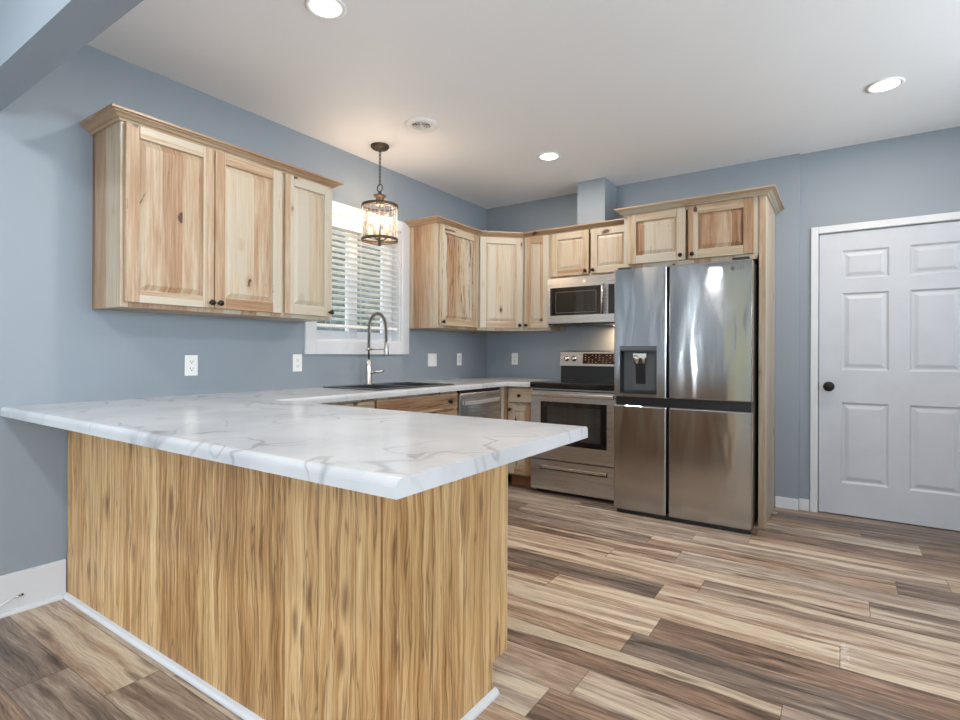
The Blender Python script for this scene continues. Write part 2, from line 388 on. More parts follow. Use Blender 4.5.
WALL = painted_wall('blue_grey_wall_paint', srgb(141, 151, 160))
CEIL = painted_wall('white_ceiling_paint', srgb(243, 244, 246))
FLOOR = plank_floor('vinyl_plank_floor')
WHITE = plain('white_trim_paint', srgb(212, 215, 220), 0.4)
DOORW = plain('white_door_paint', srgb(194, 199, 207), 0.42)
HV = hickory('hickory_upright_grain', False)
HH = hickory('hickory_level_grain', True)
OAK = oak_panel('oak_look_panel')
MARBLE = marble('marble_look_laminate')
STEEL = stainless('stainless_steel', (0.46, 0.46, 0.46), wob=0.09, rough=0.125, aniso=0.93)
STEEL2 = stainless('stainless_steel_flat', wob=0.08, rough=0.28)
CHROME = plain('brushed_nickel', (0.62, 0.60, 0.57), 0.25, 1.0)
STEELD = plain('dark_nickel', (0.36, 0.35, 0.33), 0.28, 1.0)
BLACK = plain('black_plastic', (0.012, 0.012, 0.014), 0.35)
BLACKG = plain('black_glass', (0.006, 0.006, 0.007), 0.06, 0.0, 0.5)
DGREY = plain('dark_grey_metal', (0.05, 0.052, 0.056), 0.4, 0.6)
GREYP = plain('grey_plastic', (0.09, 0.10, 0.105), 0.35)
BRONZE = plain('aged_bronze', (0.10, 0.072, 0.052), 0.45, 0.7)
KNOBM = plain('oil_rubbed_black', (0.015, 0.013, 0.012), 0.35, 0.5)
PLATE = plain('white_plastic', srgb(240, 240, 238), 0.35)
PANE = pane('window_pane')
CRACK = pane('water_glass', (0.97, 0.96, 0.94), 0.02, 0.08)
SINKM = plain('dark_sink_steel', (0.16, 0.165, 0.17), 0.3, 0.9)
TOE = plain('dark_toe_kick', srgb(120, 78, 46), 0.6)
LENS = glow('lamp_lens', (1.0, 0.98, 0.95), 6.0)
BULB = glow('candle_bulb', (1.0, 0.88, 0.70), 4.0)
CANDLE = plain('cream_candle_sleeve', srgb(220, 190, 160), 0.5)

# ------------------------------------------------------------------ the room
def struct(mb, name, mat, label, cat, kind='structure'):
    return tag(mb.build(name, mat), label, cat, kind=kind)
T = 0.14
struct(MB().box(-0.14, XR + T, YR - T, 0.2, -0.1, 0.0), 'floor', FLOOR, 'brown and grey wood plank floor of the kitchen', 'floor')
struct(MB().box(-0.14, XR + T, YR - T, 0.2, H, H + 0.1), 'ceiling', CEIL, 'flat white ceiling with recessed lamps', 'ceiling')
W1 = (-2.17, -1.30, 1.245, 2.16)
us = sorted({YR - T, 0.2, W1[0], W1[1]} | {v for w in ADDED_LEFT_WIN for v in w[:2]})
vs = sorted({0.0, H, W1[2], W1[3]} | {v for w in ADDED_LEFT_WIN for v in w[2:]})
inw = lambda wins: (lambda u, v: any(w[0] < u < w[1] and w[2] < v < w[3] for w in wins))
struct(MB().grid(us, vs, inw([W1] + ADDED_LEFT_WIN), -T, 0.0, lambda u, v, t: (t, u, v)), 'wall_left', WALL, 'long blue grey wall with the kitchen window', 'wall')
us = sorted({0.0, XR} | {v for w in ADDED_REAR_WIN for v in w[:2]}); vs = sorted({0.0, H} | {v for w in ADDED_REAR_WIN for v in w[2:]})
struct(MB().grid(us, vs, inw(ADDED_REAR_WIN), YR - T, YR, lambda u, v, t: (u, t, v)), 'wall_rear', WALL, 'blue grey living room wall behind the camera', 'wall')
JX = 2.784
struct(MB().box(0.0, JX, 0.0, 0.2, 0, H), 'wall_back', WALL, 'blue grey wall behind the range and refrigerator', 'wall')
DX0, DX1 = 2.898, 3.725
struct(MB().grid([JX, DX0, DX1, XR], [0, 2.045, H], lambda u, v: DX0 < u < DX1 and v < 2.045, 0.03, 0.2, lambda u, v, t: (u, t, v)), 'wall_far', WALL, 'set back blue grey wall around the white door', 'wall')
us = sorted({YR, 0.2} | {v for w in ADDED_RIGHT_WIN for v in w[:2]}); vs = sorted({0.0, H} | {v for w in ADDED_RIGHT_WIN for v in w[2:]})
struct(MB().grid(us, vs, inw(ADDED_RIGHT_WIN), XR, XR + T, lambda u, v, t: (t, u, v)), 'wall_right', WALL, 'blue grey wall closing the room on the right', 'wall')
struct(MB().box(0.0, XR, -3.983, -3.864, 2.195, H), 'wall_header', WALL, 'blue grey dropped header crossing the ceiling at upper left', 'wall')
struct(MB().box(1.135, 1.385, -0.285, 0.0, 2.262, H), 'wall_chase', WALL, 'boxed vent chase above the microwave cabinet', 'wall')
# baseboards
sh = [(0, 0.0), (0.019, 0.0), (0.019, 0.008), (0.013, 0.017), (0, 0.02)]
mb = MB().box(0.0, 0.016, YR, -3.616, 0.0, 0.176, 0.003)
mb.sweep([(0.016, -3.634), (0.016, YR)], [(-o, z) for o, z in sh][::-1])
struct(mb, 'baseboard_left', WHITE, 'tall white baseboard left of the peninsula', 'baseboard')
mb = MB().box(2.632, JX, -0.014, 0.0, 0, 0.084, 0.003).box(JX + 0.001, 2.85, 0.016, 0.03, 0, 0.084, 0.003)
struct(mb, 'baseboard_back', WHITE, 'short white baseboard between refrigerator panel and door', 'baseboard')
struct(MB().box(3.79, XR, 0.016, 0.03, 0, 0.084, 0.003), 'baseboard_far', WHITE, 'white baseboard right of the white door', 'baseboard')

# white six-panel door
d = thing('door_1', 'white six panel door with black knob', 'door', (0, 0, 0), kind='structure')
SX0, SX1, YF = 2.908, 3.715, 0.036
cols = [(3.043, 3.315), (3.43, 3.70 - 0.12)]
cols = [(3.043, 3.245 + 0.03), (3.348, 3.58)]
cols = [(3.043, 3.316), (3.428, 3.58 + 0.12)]
rows = [(0.236, 0.815), (1.045, 1.60), (1.70, 1.905)]
SX1 = 3.70 + 0.135
mb = MB()
us = [SX0] + [v for c in cols for v in c] + [SX1]; vs = [0.008] + [v for r in rows for v in r] + [2.036]
inpan = lambda u, v: any(a < u < b for a, b in cols) and any(a < v < b for a, b in rows)
mb.grid(us, vs, inpan, YF, YF + 0.04, lambda u, v, t: (u, t, v))
def raised(mb, x0, x1, z0, z1, yf, steps, mi=0):
    # nested rectangles (inset, y) front skin of a moulded panel
    b = bmesh.new(); rs = []
    for ins, yy in steps:
        rs.append([b.verts.new(p) for p in ((x0 + ins, yy, z0 + ins), (x1 - ins, yy, z0 + ins), (x1 - ins, yy, z1 - ins), (x0 + ins, yy, z1 - ins))])
    for A, B in zip(rs[:-1], rs[1:]):
        for k in range(4): b.faces.new((A[k], A[(k + 1) % 4], B[(k + 1) % 4], B[k]))
    b.faces.new(rs[-1])
    bmesh.ops.recalc_face_normals(b, faces=b.faces)
    if b.faces[-1:] and rs: pass
    b.faces.ensure_lookup_table()
    if b.faces[-1].normal.y > 0: bmesh.ops.reverse_faces(b, faces=b.faces)
    mb._merge(b, mi)
for a, b in cols:
    for r0, r1 in rows:
        raised(mb, a, b, r0, r1, YF, [(0, YF), (0.012, YF + 0.011), (0.022, YF + 0.011), (0.045, YF + 0.003), (0.047, YF + 0.003)])
slab = mb.build('door_slab', DOORW, d)
mb = MB()
for x0, x1, z0, z1 in ((2.855, 2.903, 0, 2.092), (SX1 + 0.005, SX1 + 0.055, 0, 2.092), (2.903, SX1 + 0.005, 2.042, 2.092)):
    mb.box(x0, x1, 0.012, 0.03, z0, z1, 0.004)
mb.box(DX0, 2.903, 0.03, 0.12, 0, 2.045).box(SX1 + 0.005, SX1 + 0.01, 0.03, 0.12, 0, 2.045).box(2.903, SX1 + 0.005, 0.03, 0.12, 2.041, 2.045)
mb.build('door_frame', WHITE, d)
M = Matrix.Translation((2.968, YF, 0.925)) @ Matrix.Rotation(PI / 2, 4, 'X') @ Matrix.Scale(1.15, 4)
k = MB().lathe([(0, 0), (0.031, 0), (0.031, 0.004), (0.024, 0.009), (0.012, 0.013), (0.012, 0.03), (0.022, 0.036), (0.0275, 0.046), (0.027, 0.056), (0.02, 0.063), (0, 0.065)], 28, M=M).build('door_knob', KNOBM, d)
MB().box(2.9035, 2.9065, 0.0345, 0.045, 0.895, 0.955).build('latch_plate', KNOBM, d)
DOOR_RIGHT = SX1
# fix the wall opening to the slab
w = bpy.data.objects['wall_far']; bpy.data.objects.remove(w)
struct(MB().grid([JX, DX0, SX1 + 0.01, XR], [0, 2.045, H], lambda u, v: DX0 < u < SX1 + 0.01 and v < 2.045, 0.03, 0.2, lambda u, v, t: (u, t, v)).box(DX0, SX1 + 0.01, 0.13, 0.2, 0, 2.045), 'wall_far', WALL, 'set back blue grey wall around the white door', 'wall')  # includes an unseen backing added to stop light leaking round the door

# kitchen window with its casing
wd = thing('window_1', 'white kitchen window over the sink behind blinds', 'window', (0, 0, 0), kind='structure')
mb = MB()
mb.box(0.0, 0.018, -2.262, -2.17, 1.146, 2.25, 0.003).box(0.0, 0.018, -1.30, -1.207, 1.146, 2.25, 0.003)
mb.box(0.0, 0.018, -2.17, -1.30, 2.16, 2.25, 0.003).box(0.0, 0.018, -2.17, -1.30, 1.146, 1.245, 0.003)
mb.build('window_casing', WHITE, wd)
mb = MB()
mb.box(-0.135, 0.0, -2.17, -2.158, 1.245, 2.16).box(-0.135, 0.0, -1.312, -1.30, 1.245, 2.16).box(-0.135, 0.0, -2.158, -1.312, 2.148, 2.16).box(-0.135, 0.0, -2.158, -1.312, 1.245, 1.257)
mb.build('window_jamb', WHITE, wd)
mb = MB()
y0, y1, z0, z1 = -2.158, -1.312, 1.257, 2.148
for a, b in ((y0, y0 + 0.05), (-1.79, -1.70), (y1 - 0.10, y1)): mb.box(-0.125, -0.085, a, b, z0, z1, 0.004)
for a, b in ((z0, z0 + 0.065), (z1 - 0.05, z1)): mb.box(-0.124, -0.086, y0 + 0.05, -1.79, a, b, 0.004).box(-0.124, -0.086, -1.70, y1 - 0.10, a, b, 0.004)
mb.build('window_sash', WHITE, wd)
MB().box(-0.107, -0.103, y0 + 0.05, -1.79, z0 + 0.065, z1 - 0.05).build('window_pane', PANE, wd)
MB().box(-0.107, -0.103, -1.70, y1 - 0.10, z0 + 0.065, z1 - 0.05).build('window_pane', PANE, wd)

# unseen windows, added to let in light and reflect in the refrigerator
n = 1
for wins, side in ((ADDED_REAR_WIN, 'rear'), (ADDED_LEFT_WIN, 'left'), (ADDED_RIGHT_WIN, 'right')):
    for (a, b, z0, z1) in wins:
        n += 1
        f = (lambda u, v, t: (u, YR - t, v)) if side == 'rear' else (lambda u, v, t: ((XR + t) if side == 'right' else -t, u, v))
        ww = thing('window_%d' % n, 'living room window %s the camera' % ({'rear': 'behind', 'left': 'left of', 'right': 'right of'}[side]), 'window', (0, 0, 0), kind='structure', group='living room windows out of frame')
        zm = (z0 + z1) / 2
        MB().grid([a - 0.07, a, b, b + 0.07], [z0 - 0.07, z0, z1, z1 + 0.07], lambda u, v: a < u < b and z0 < v < z1, -0.018, 0.0, f).build('window_casing', WHITE, ww)
        MB().grid([a, a + 0.03, b - 0.03, b], [z0, z0 + 0.03, z1 - 0.03, z1], lambda u, v: a + 0.03 < u < b - 0.03 and z0 + 0.03 < v < z1 - 0.03, 0.05, 0.09, f).build('window_sash', WHITE, ww)
        MB().grid([a + 0.03, b - 0.03], [z0 + 0.03, z1 - 0.03], lambda u, v: False, 0.068, 0.072, f).build('window_pane', PANE, ww)

SH = bpy.data.materials.new('cream_shade'); SH.use_nodes = True  # unseen shade added to reflect as a pale band in the refrigerator
_n = SH.node_tree.nodes; _n.remove(_n['Principled BSDF']); _t = _n.new('ShaderNodeBsdfTranslucent'); _t.inputs[0].default_value = (0.62, 0.60, 0.48, 1)
SH.node_tree.links.new(_t.outputs[0], _n['Material Output'].inputs[0])
MB().box(ADDED_REAR_WIN[1][0] + 0.002, ADDED_REAR_WIN[1][1] - 0.002, YR - 0.045, YR - 0.043, 0.13, 2.55).build('window_shade', SH, bpy.data.objects['window_3'])

# outside the kitchen window
GRASS = plain('lawn', srgb(92, 112, 70), 0.9, mottled=0.2)
t = NT('hedge_leaves'); n1 = t.noise(t.coord(), 9.0, 5.0, 0.7)
t.link(t.ramp(n1, [(0.35, srgb(38, 46, 42)), (0.5, srgb(66, 74, 70)), (0.68, srgb(104, 110, 106))]), t.b.inputs['Base Color']); t.b.inputs['Roughness'].default_value = 0.8
HEDGE = t.m
tag(MB().box(-14, -0.15, -12, 8, -0.5, -0.4).build('lawn', GRASS), 'green lawn outside the kitchen window', 'lawn', kind='structure')
b = bmesh.new(); bmesh.ops.create_icosphere(b, subdivisions=5, radius=1.0)
from mathutils import noise as mnoise
for v in b.verts:
    k_ = 1 + 0.16 * mnoise.noise(v.co * 3.1) + 0.08 * mnoise.noise(v.co * 9.0)
    v.co = Vector((v.co.x * 1.2 * k_, v.co.y * 6.5 * k_, v.co.z * 2.4 * k_))
mb = MB(); mb._merge(b, 0, Matrix.Translation((-6.5, 3.2, 1.6)))
tag(mb.build('hedge', HEDGE), 'grey green hedge seen between the blind slats', 'hedge')

# ------------------------------------------------------------------ cabinets
SEED = [0]
def nxt(): SEED[0] += 1; return SEED[0] * 1.37
def pull_knob(parent, x, z, yf, M=None):
    K = Matrix.Translation((x, yf, z)) @ Matrix.Rotation(PI / 2, 4, 'X')
    if M is not None: K = M @ K
    return MB().lathe([(0, 0), (0.008, 0), (0.006, 0.006), (0.0055, 0.012), (0.012, 0.017), (0.0155, 0.022), (0.0145, 0.027), (0.008, 0.030), (0, 0.0305)], 16, M=K).build('knob', KNOBM, parent)
def cab_door(parent, x0, x1, z0, z1, yf, knob=None, M=None, tone=0.0, streak=0.2, ptone=None, pstreak=None, fw=0.058, name='door', th=0.02):
    mb = MB()
    for a, b in ((x0, x0 + fw), (x1 - fw, x1)): mb.box(a, b, yf - th, yf, z0, z1, 0.003, 0, M)
    for a, b in ((z0, z0 + fw), (z1 - fw, z1)): mb.box(x0 + fw, x1 - fw, yf - th, yf, a, b, 0.003, 1, M)
    dr = mb.build(name, [HV, HH], parent, seed=nxt(), tone=tone, streak=streak)
    mb = MB(); y = yf - th
    raised(mb, x0 + fw, x1 - fw, z0 + fw, z1 - fw, y, [(-0.002, y + 0.012), (0.006, y + 0.012), (0.03, y + 0.004), (0.032, y + 0.004)])
    if M is not None: bmesh.ops.transform(mb.bm, matrix=M, verts=mb.bm.verts)
    mb.build(name + '_panel', HV, dr, seed=nxt(), tone=tone if ptone is None else ptone, streak=streak if pstreak is None else pstreak)
    if knob: pull_knob(dr, knob[0], knob[1], yf - th, M)
    return dr
def drawer_front(parent, x0, x1, z0, z1, yf, knobs=(), tone=0.1, streak=0.3):
    mb = MB().box(x0, x1, yf - 0.02, yf, z0, z1, 0.005)
    dr = mb.build('drawer', HH, parent, seed=nxt(), tone=tone, streak=streak)
    for kx in knobs: pull_knob(dr, kx, (z0 + z1) / 2, yf - 0.02)
    return dr
def carcass(parent, w, d, h, openings, z0=0.0, tone=0.0, streak=0.1):
    # box plus a face frame around the openings (x0,x1,z0,z1)
    MB().box(0, w, -(d - 0.02), 0, z0, h).build('cabinet_box', HV, parent, seed=nxt(), tone=tone + 0.05, streak=streak)
    us = sorted({0, w} | {v for o in openings for v in o[:2]}); vs = sorted({z0, h} | {v for o in openings for v in o[2:]})
    MB().grid(us, vs, inw(openings), -d, -(d - 0.02), lambda u, v, t: (u, t, v)).build('face_frame', HV, parent, seed=nxt(), tone=tone - 0.05, streak=streak)

ZB, ZT = 1.366, 2.228
hz = ZT - ZB
D = 0.305
# left of the window: double unit then single unit
c = thing('wall_cabinet', 'double door hickory wall cabinet at far left with dark knot', 'cabinet', (0.001, -3.51, ZB), PI / 2)
carcass(c, 0.848, D, hz, [(0.04, 0.808, 0.04, hz - 0.04)], tone=0.25)
cab_door(c, 0.014, 0.432, 0.022, hz - 0.012, -D - 0.001, (0.412, 0.05), tone=0.05, streak=0.35, ptone=0.05, pstreak=0.25)
cab_door(c, 0.437, 0.840, 0.022, hz - 0.012, -D - 0.001, (0.457, 0.05), tone=0.1, streak=0.35, ptone=-0.12, pstreak=0.2)
c = thing('wall_cabinet', 'single door pale hickory wall cabinet just left of the window', 'cabinet', (0.001, -2.661, ZB), PI / 2)
carcass(c, 0.368, D, hz, [(0.04, 0.328, 0.04, hz - 0.04)], tone=-0.05)
cab_door(c, 0.014, 0.362, 0.022, hz - 0.012, -D - 0.001, (0.342, 0.05), tone=-0.08, streak=0.1, ptone=-0.05, pstreak=0.05)
# right of the window
c = thing('wall_cabinet', 'hickory wall cabinet right of the window with dark streaked door', 'cabinet', (0.001, -1.21, ZB), PI / 2)
carcass(c, 0.596, D, hz, [(0.04, 0.556, 0.04, hz - 0.04)], tone=0.08)
cab_door(c, 0.03, 0.566, 0.022, hz - 0.012, -D - 0.001, (0.055, 0.05), tone=-0.02, streak=0.7, ptone=0.02, pstreak=1.0)
# diagonal corner unit
c = thing('corner_cabinet', 'diagonal hickory wall cabinet in the corner with plain pale door', 'cabinet', (0.0, 0.0, ZB))
MB().prism([(0.001, -0.001), (0.001, -0.612), (0.29, -0.612), (0.612, -0.29), (0.612, -0.001)], 0, hz).build('cabinet_box', HV, c, seed=nxt(), tone=0.05, streak=0.1)
MD = Matrix.Translation((0.305, -0.61, 0)) @ Matrix.Rotation(PI / 4, 4, 'Z')
LD = 0.4313
mb = MB(); mb.grid([0, 0.035, LD - 0.035, LD], [0, 0.04, hz - 0.04, hz], lambda u, v: 0.035 < u < LD - 0.035 and 0.04 < v < hz - 0.04, 0.0, 0.02, lambda u, v, t: MD @ Vector((u, t, v)))
mb.build('face_frame', HV, c, seed=nxt(), tone=-0.05, streak=0.1)
cab_door(c, 0.018, LD - 0.018, 0.022, hz - 0.012, -0.001, (LD - 0.045, 0.05), M=MD, tone=-0.08, streak=0.15, ptone=-0.15, pstreak=0.25)
# narrow unit left of microwave
c = thing('wall_cabinet', 'narrow hickory wall cabinet between corner cabinet and microwave', 'cabinet', (0.614, -0.001, ZB))
carcass(c, 0.276, D, hz, [(0.035, 0.24, 0.04, hz - 0.04)])
cab_door(c, 0.022, 0.264, 0.022, hz - 0.012, -D - 0.001, (0.045, 0.05), tone=-0.02, streak=0.25, ptone=0.1, pstreak=0.4)
# above microwave
zm = 1.812
c = thing('wall_cabinet', 'short double door hickory wall cabinet above the microwave', 'cabinet', (0.892, -0.001, zm))
hm = ZT - zm
carcass(c, 0.764, D, hm, [(0.035, 0.73, 0.035, hm - 0.035)])
cab_door(c, 0.012, 0.366, 0.025, hm - 0.012, -D - 0.001, (0.34, 0.055), tone=-0.05, streak=0.15, ptone=-0.05, pstreak=0.2)
cab_door(c, 0.384, 0.738, 0.025, hm - 0.012, -D - 0.001, (0.41, 0.055), tone=-0.05, streak=0.15, ptone=-0.08, pstreak=0.2)
# above refrigerator
zf = 1.80
c = thing('wall_cabinet', 'deep double door hickory cabinet above the refrigerator', 'cabinet', (1.660, -0.001, zf))
hf = ZT - zf
carcass(c, 0.923, 0.60, hf, [(0.04, 0.883, 0.035, hf - 0.035)], tone=0.05)
cab_door(c, 0.035, 0.455, 0.035, hf - 0.015, -0.601, (0.425, 0.068), tone=0.0, streak=0.2, ptone=0.05, pstreak=0.6, fw=0.062)
cab_door(c, 0.475, 0.895, 0.035, hf - 0.015, -0.601, (0.505, 0.068), tone=0.08, streak=0.3, ptone=0.25, pstreak=0.55, fw=0.062)
p = tag(MB().box(0, 0.042, -0.605, 0, 0, ZT, 0.001).build('refrigerator_end_panel', HV, None, seed=nxt(), tone=-0.12, streak=0.0), 'tall pale hickory panel standing against the right side of refrigerator', 'panel')
p.location = (2.5855, -0.001, 0)
# crown mouldings
cr = [(0.0005, 2.218), (0.009, 2.218), (0.013, 2.228), (0.022, 2.231), (0.036, 2.243), (0.044, 2.245), (0.044, 2.250), (0.056, 2.252), (0.056, 2.262), (0.0005, 2.262)]
def crown(path, label):
    o = MB().sweep(path, cr).build('crown_moulding', HH, None, seed=nxt(), tone=0.15, streak=0.1)
    return tag(o, label, 'moulding')
x_ = 0.001 + D + 0.001
crown([(0.001, -2.2925), (x_, -2.2925), (x_, -3.5105), (0.001, -3.5105)][::-1], 'hickory crown moulding on the three doored cabinets at left')
crown([(0.001, -1.2105), (x_, -1.2105), (x_, -0.613), (0.613, -x_), (1.592, -x_)], 'hickory crown moulding running round the corner cabinets to the microwave')
crown([(1.6595, -0.33), (1.6595, -0.608), (2.628, -0.608), (2.628, -0.001)], 'hickory crown moulding topping the refrigerator cabinet and panel')

# base cabinets
def base_cab(label, loc, rz, w, fronts, d=0.60, top=0.875):
    c = thing('base_cabinet', label, 'cabinet', loc, rz)
    MB().box(0, w, -(d - 0.02), 0, 0.105, top).build('cabinet_box', HV, c, seed=nxt(), tone=0.1, streak=0.1)
    MB().box(0, w, -(d - 0.075), -(d - 0.085), 0, 0.105).build('toe_kick', TOE, c)
    MB().grid([0, 0.03, w - 0.03, w], [0.105, 0.14, 0.70, 0.73, 0.855, 0.875], lambda u, v: 0.03 < u < w - 0.03 and (0.14 < v < 0.70 or 0.73 < v < 0.855), -d, -(d - 0.02), lambda u, v, t: (u, t, v)).build('face_frame', HV, c, seed=nxt(), tone=0.12, streak=0.2)
    fronts(c, w, -d - 0.001)
    return c
def f_single(c, w, yf):
    drawer_front(c, 0.018, w - 0.012, 0.735, 0.858, yf, [w / 2 + 0.005], 0.3, 0.45)
    cab_door(c, 0.018, w - 0.012, 0.12, 0.72, yf, (0.045, 0.675), tone=0.2, streak=0.4, ptone=0.3, pstreak=0.5)
def f_double(c, w, yf):
    drawer_front(c, 0.012, w - 0.012, 0.735, 0.858, yf, [], 0.2, 0.7)
    cab_door(c, 0.012, w / 2 - 0.003, 0.12, 0.72, yf, (w / 2 - 0.03, 0.675), tone=0.2, streak=0.4)
    cab_door(c, w / 2 + 0.003, w - 0.012, 0.12, 0.72, yf, (w / 2 + 0.03, 0.675), tone=0.2, streak=0.4)
bc = base_cab('small hickory base cabinet with one drawer beside the range', (0.624, -0.001, 0), 0, 0.259, f_single)
MB().box(-0.03, -0.001, -0.705, -0.603, 0.105, 0.875).build('corner_filler', HV, bc, seed=nxt(), tone=0.1, streak=0.1)
def f_sink(c, w, yf):
    f_double(c, w, yf)
    pull_knob(c.children[-3], w - 0.12, 0.796, yf - 0.02)
base_cab('hickory sink base cabinet left of the dishwasher', (0.001, -2.20, 0), PI / 2, 0.878, f_sink, top=0.72)
base_cab('hickory base cabinet between sink cabinet and peninsula', (0.001, -2.925, 0), PI / 2, 0.722, f_double)

# peninsula
pn = thing('peninsula_cabinet', 'kitchen peninsula clad in oak look upright planks', 'peninsula', (0, 0, 0))
PX, PY0, PY1 = 2.069, -3.613, -3.012
MB().box(0.02, PX - 0.008, PY0 + 0.008, PY1 + 0.02, 0.105, 0.874).box(0.02, PX - 0.008, PY0 + 0.008, PY1 - 0.07, 0.0, 0.105).build('cabinet_box', HV, pn, seed=nxt(), tone=0.1, streak=0.1)
MB().box(0.0175, PX - 0.0079, PY0, PY0 + 0.0075, 0.0, 0.874).build('back_panel', OAK, pn, seed=2.0)
mb = MB()
M = Matrix(((0, 0, 1, 0), (1, 0, 0, 0), (0, 1, 0, 0), (0, 0, 0, 1)))     # (a,b,c)->(c,a,b): polygon in y,z extruded along x
mb.prism([(PY0, 0), (PY1 - 0.072, 0), (PY1 - 0.072, 0.108), (PY1 + 0.018, 0.108), (PY1 + 0.018, 0.874), (PY0, 0.874)], PX - 0.0078, PX, M=M)
mb.build('end_panel', OAK, pn, seed=5.0)
MB().box(PX - 0.0035, PX + 0.0008, PY0 - 0.0008, PY0 + 0.0035, 0.0, 0.874).build('corner_strip', plain('oak_corner_strip', srgb(150, 104, 58), 0.5), pn)
MB().box(PX - 0.018, PX + 0.0005, PY1 + 0.0185, PY1 + 0.0225, 0.108, 0.874).build('edge_strip', plain('pale_edge_strip', srgb(214, 190, 156), 0.5), pn)
mb = MB(); mb.sweep([(0.016, PY0 - 0.0005), (PX + 0.0015, PY0 - 0.0005), (PX + 0.0015, PY1 - 0.06)], [(o, z) for o, z in sh])
mb.build('shoe_moulding', WHITE, pn)
for k_ in range(3):
    xa = 0.66 + k_ * 0.465
    drf = Matrix.Translation((xa + 0.46, PY1 + 0.0, 0)) @ Matrix.Rotation(PI, 4, 'Z')
    cab_door(pn, 0.006, 0.455, 0.12, 0.858, -0.021, (0.04, 0.80), M=drf, tone=0.15, streak=0.3)

# worktop: one U-shaped laminate top
ZC0, ZC1 = 0.876, 0.915
SK = (0.085, 0.555, -2.12, -1.35)
xs = [0.001, SK[0], SK[1], 0.66, 0.884, 2.345]; ys = [-3.855, -2.93, SK[2], SK[3], -0.66, -0.001]
def no_top(u, v):
    if SK[0] < u < SK[1] and SK[2] < v < SK[3]: return True
    if v < -2.93: return False
    if v > -0.66: return u > 0.884
    return u > 0.66
mb = MB(); mb.grid(xs, ys, no_top, ZC0, ZC1, lambda u, v, t: (u, v, t))
bm = mb.bm
sel = []
for e in bm.edges:
    a, b2 = e.verts[0].co, e.verts[1].co
    if abs(a.z - ZC1) < 1e-4 and abs(b2.z - ZC1) < 1e-4:
        my = (a.y + b2.y) / 2; mx = (a.x + b2.x) / 2
        if abs(a.y + 3.855) < 1e-4 and abs(b2.y + 3.855) < 1e-4: sel.append(e)
        elif abs(a.y + 2.93) < 1e-4 and abs(b2.y + 2.93) < 1e-4 and mx > 0.66: sel.append(e)
        elif abs(a.x - 0.66) < 1e-4 and abs(b2.x - 0.66) < 1e-4 and -2.93 < my < -0.66: sel.append(e)
        elif abs(a.y + 0.66) < 1e-4 and abs(b2.y + 0.66) < 1e-4 and mx > 0.66: sel.append(e)
bmesh.ops.bevel(bm, geom=sel, offset=0.017, segments=5, affect='EDGES', profile=0.5)
ct = tag(mb.build('countertop', MARBLE), 'white grey veined marble look worktop over peninsula and sink run', 'countertop')

# ------------------------------------------------------------------ sink and faucet
s = thing('kitchen_sink', 'dark drop in double bowl sink below the window', 'sink', (0, 0, 0))
r0, r1 = (0.06, 0.58, -2.15, -1.32), (0.13, 0.535)
bowls = [(0.16, 0.535, -2.10, -1.755), (0.16, 0.535, -1.715, -1.37)]
us = sorted({0.06, 0.58, 0.16, 0.535}); vs = sorted({-2.15, -1.32} | {v for b in bowls for v in b[2:]})
MB().grid(us, vs, lambda u, v: any(b[0] < u < b[1] and b[2] < v < b[3] for b in bowls), 0.9155, 0.9225, lambda u, v, t: (u, v, t)).build('sink_rim', SINKM, s)
for b in bowls:
    q = (b[0] - 0.002, b[1] + 0.002, b[2] - 0.002, b[3] + 0.002)
    mb = MB(); mb.grid([q[0], b[0], b[1], q[1]], [q[2], b[2], b[3], q[3]], lambda u, v: b[0] < u < b[1] and b[2] < v < b[3], 0.74, 0.9155, lambda u, v, t: (u, v, t))
    mb.box(q[0], q[1], q[2], q[3], 0.735, 0.74)
    bo = mb.build('sink_bowl', SINKM, s)
    MB().lathe([(0, 0.0), (0.04, 0), (0.042, 0.003), (0.025, 0.0035), (0.02, 0.001), (0, 0.001)], 20, M=Matrix.Translation(((b[0] + b[1]) / 2, (b[2] + b[3]) / 2, 0.7402))).build('drain', CHROME, bo)
f = thing('faucet', 'brushed nickel spring neck faucet standing behind the sink', 'faucet', (0.095, -1.75, 0.9228))
MB().lathe([(0, 0), (0.03, 0), (0.03, 0.006), (0.024, 0.01), (0.023, 0.12), (0.0215, 0.17), (0.014, 0.178), (0.0125, 0.185), (0, 0.185)], 24).build('faucet_body', CHROME, f)
arc = [(0, 0, 0.18), (0, 0, 0.25), (0, 0, 0.33), (0, 0, 0.42)]
RA = 0.088
for i in range(1, 14):
    a = PI * i / 13 * 0.97
    arc.append((RA - RA * math.cos(a), 0, 0.42 + RA * 1.25 * math.sin(a)))
ex, ez = arc[-1][0], arc[-1][2]
arc += [(ex + 0.003, 0, ez - 0.05), (ex + 0.005, 0, ez - 0.12)]
MB().tube(arc, 0.0075, 10).build('neck_hose', DGREY, f)
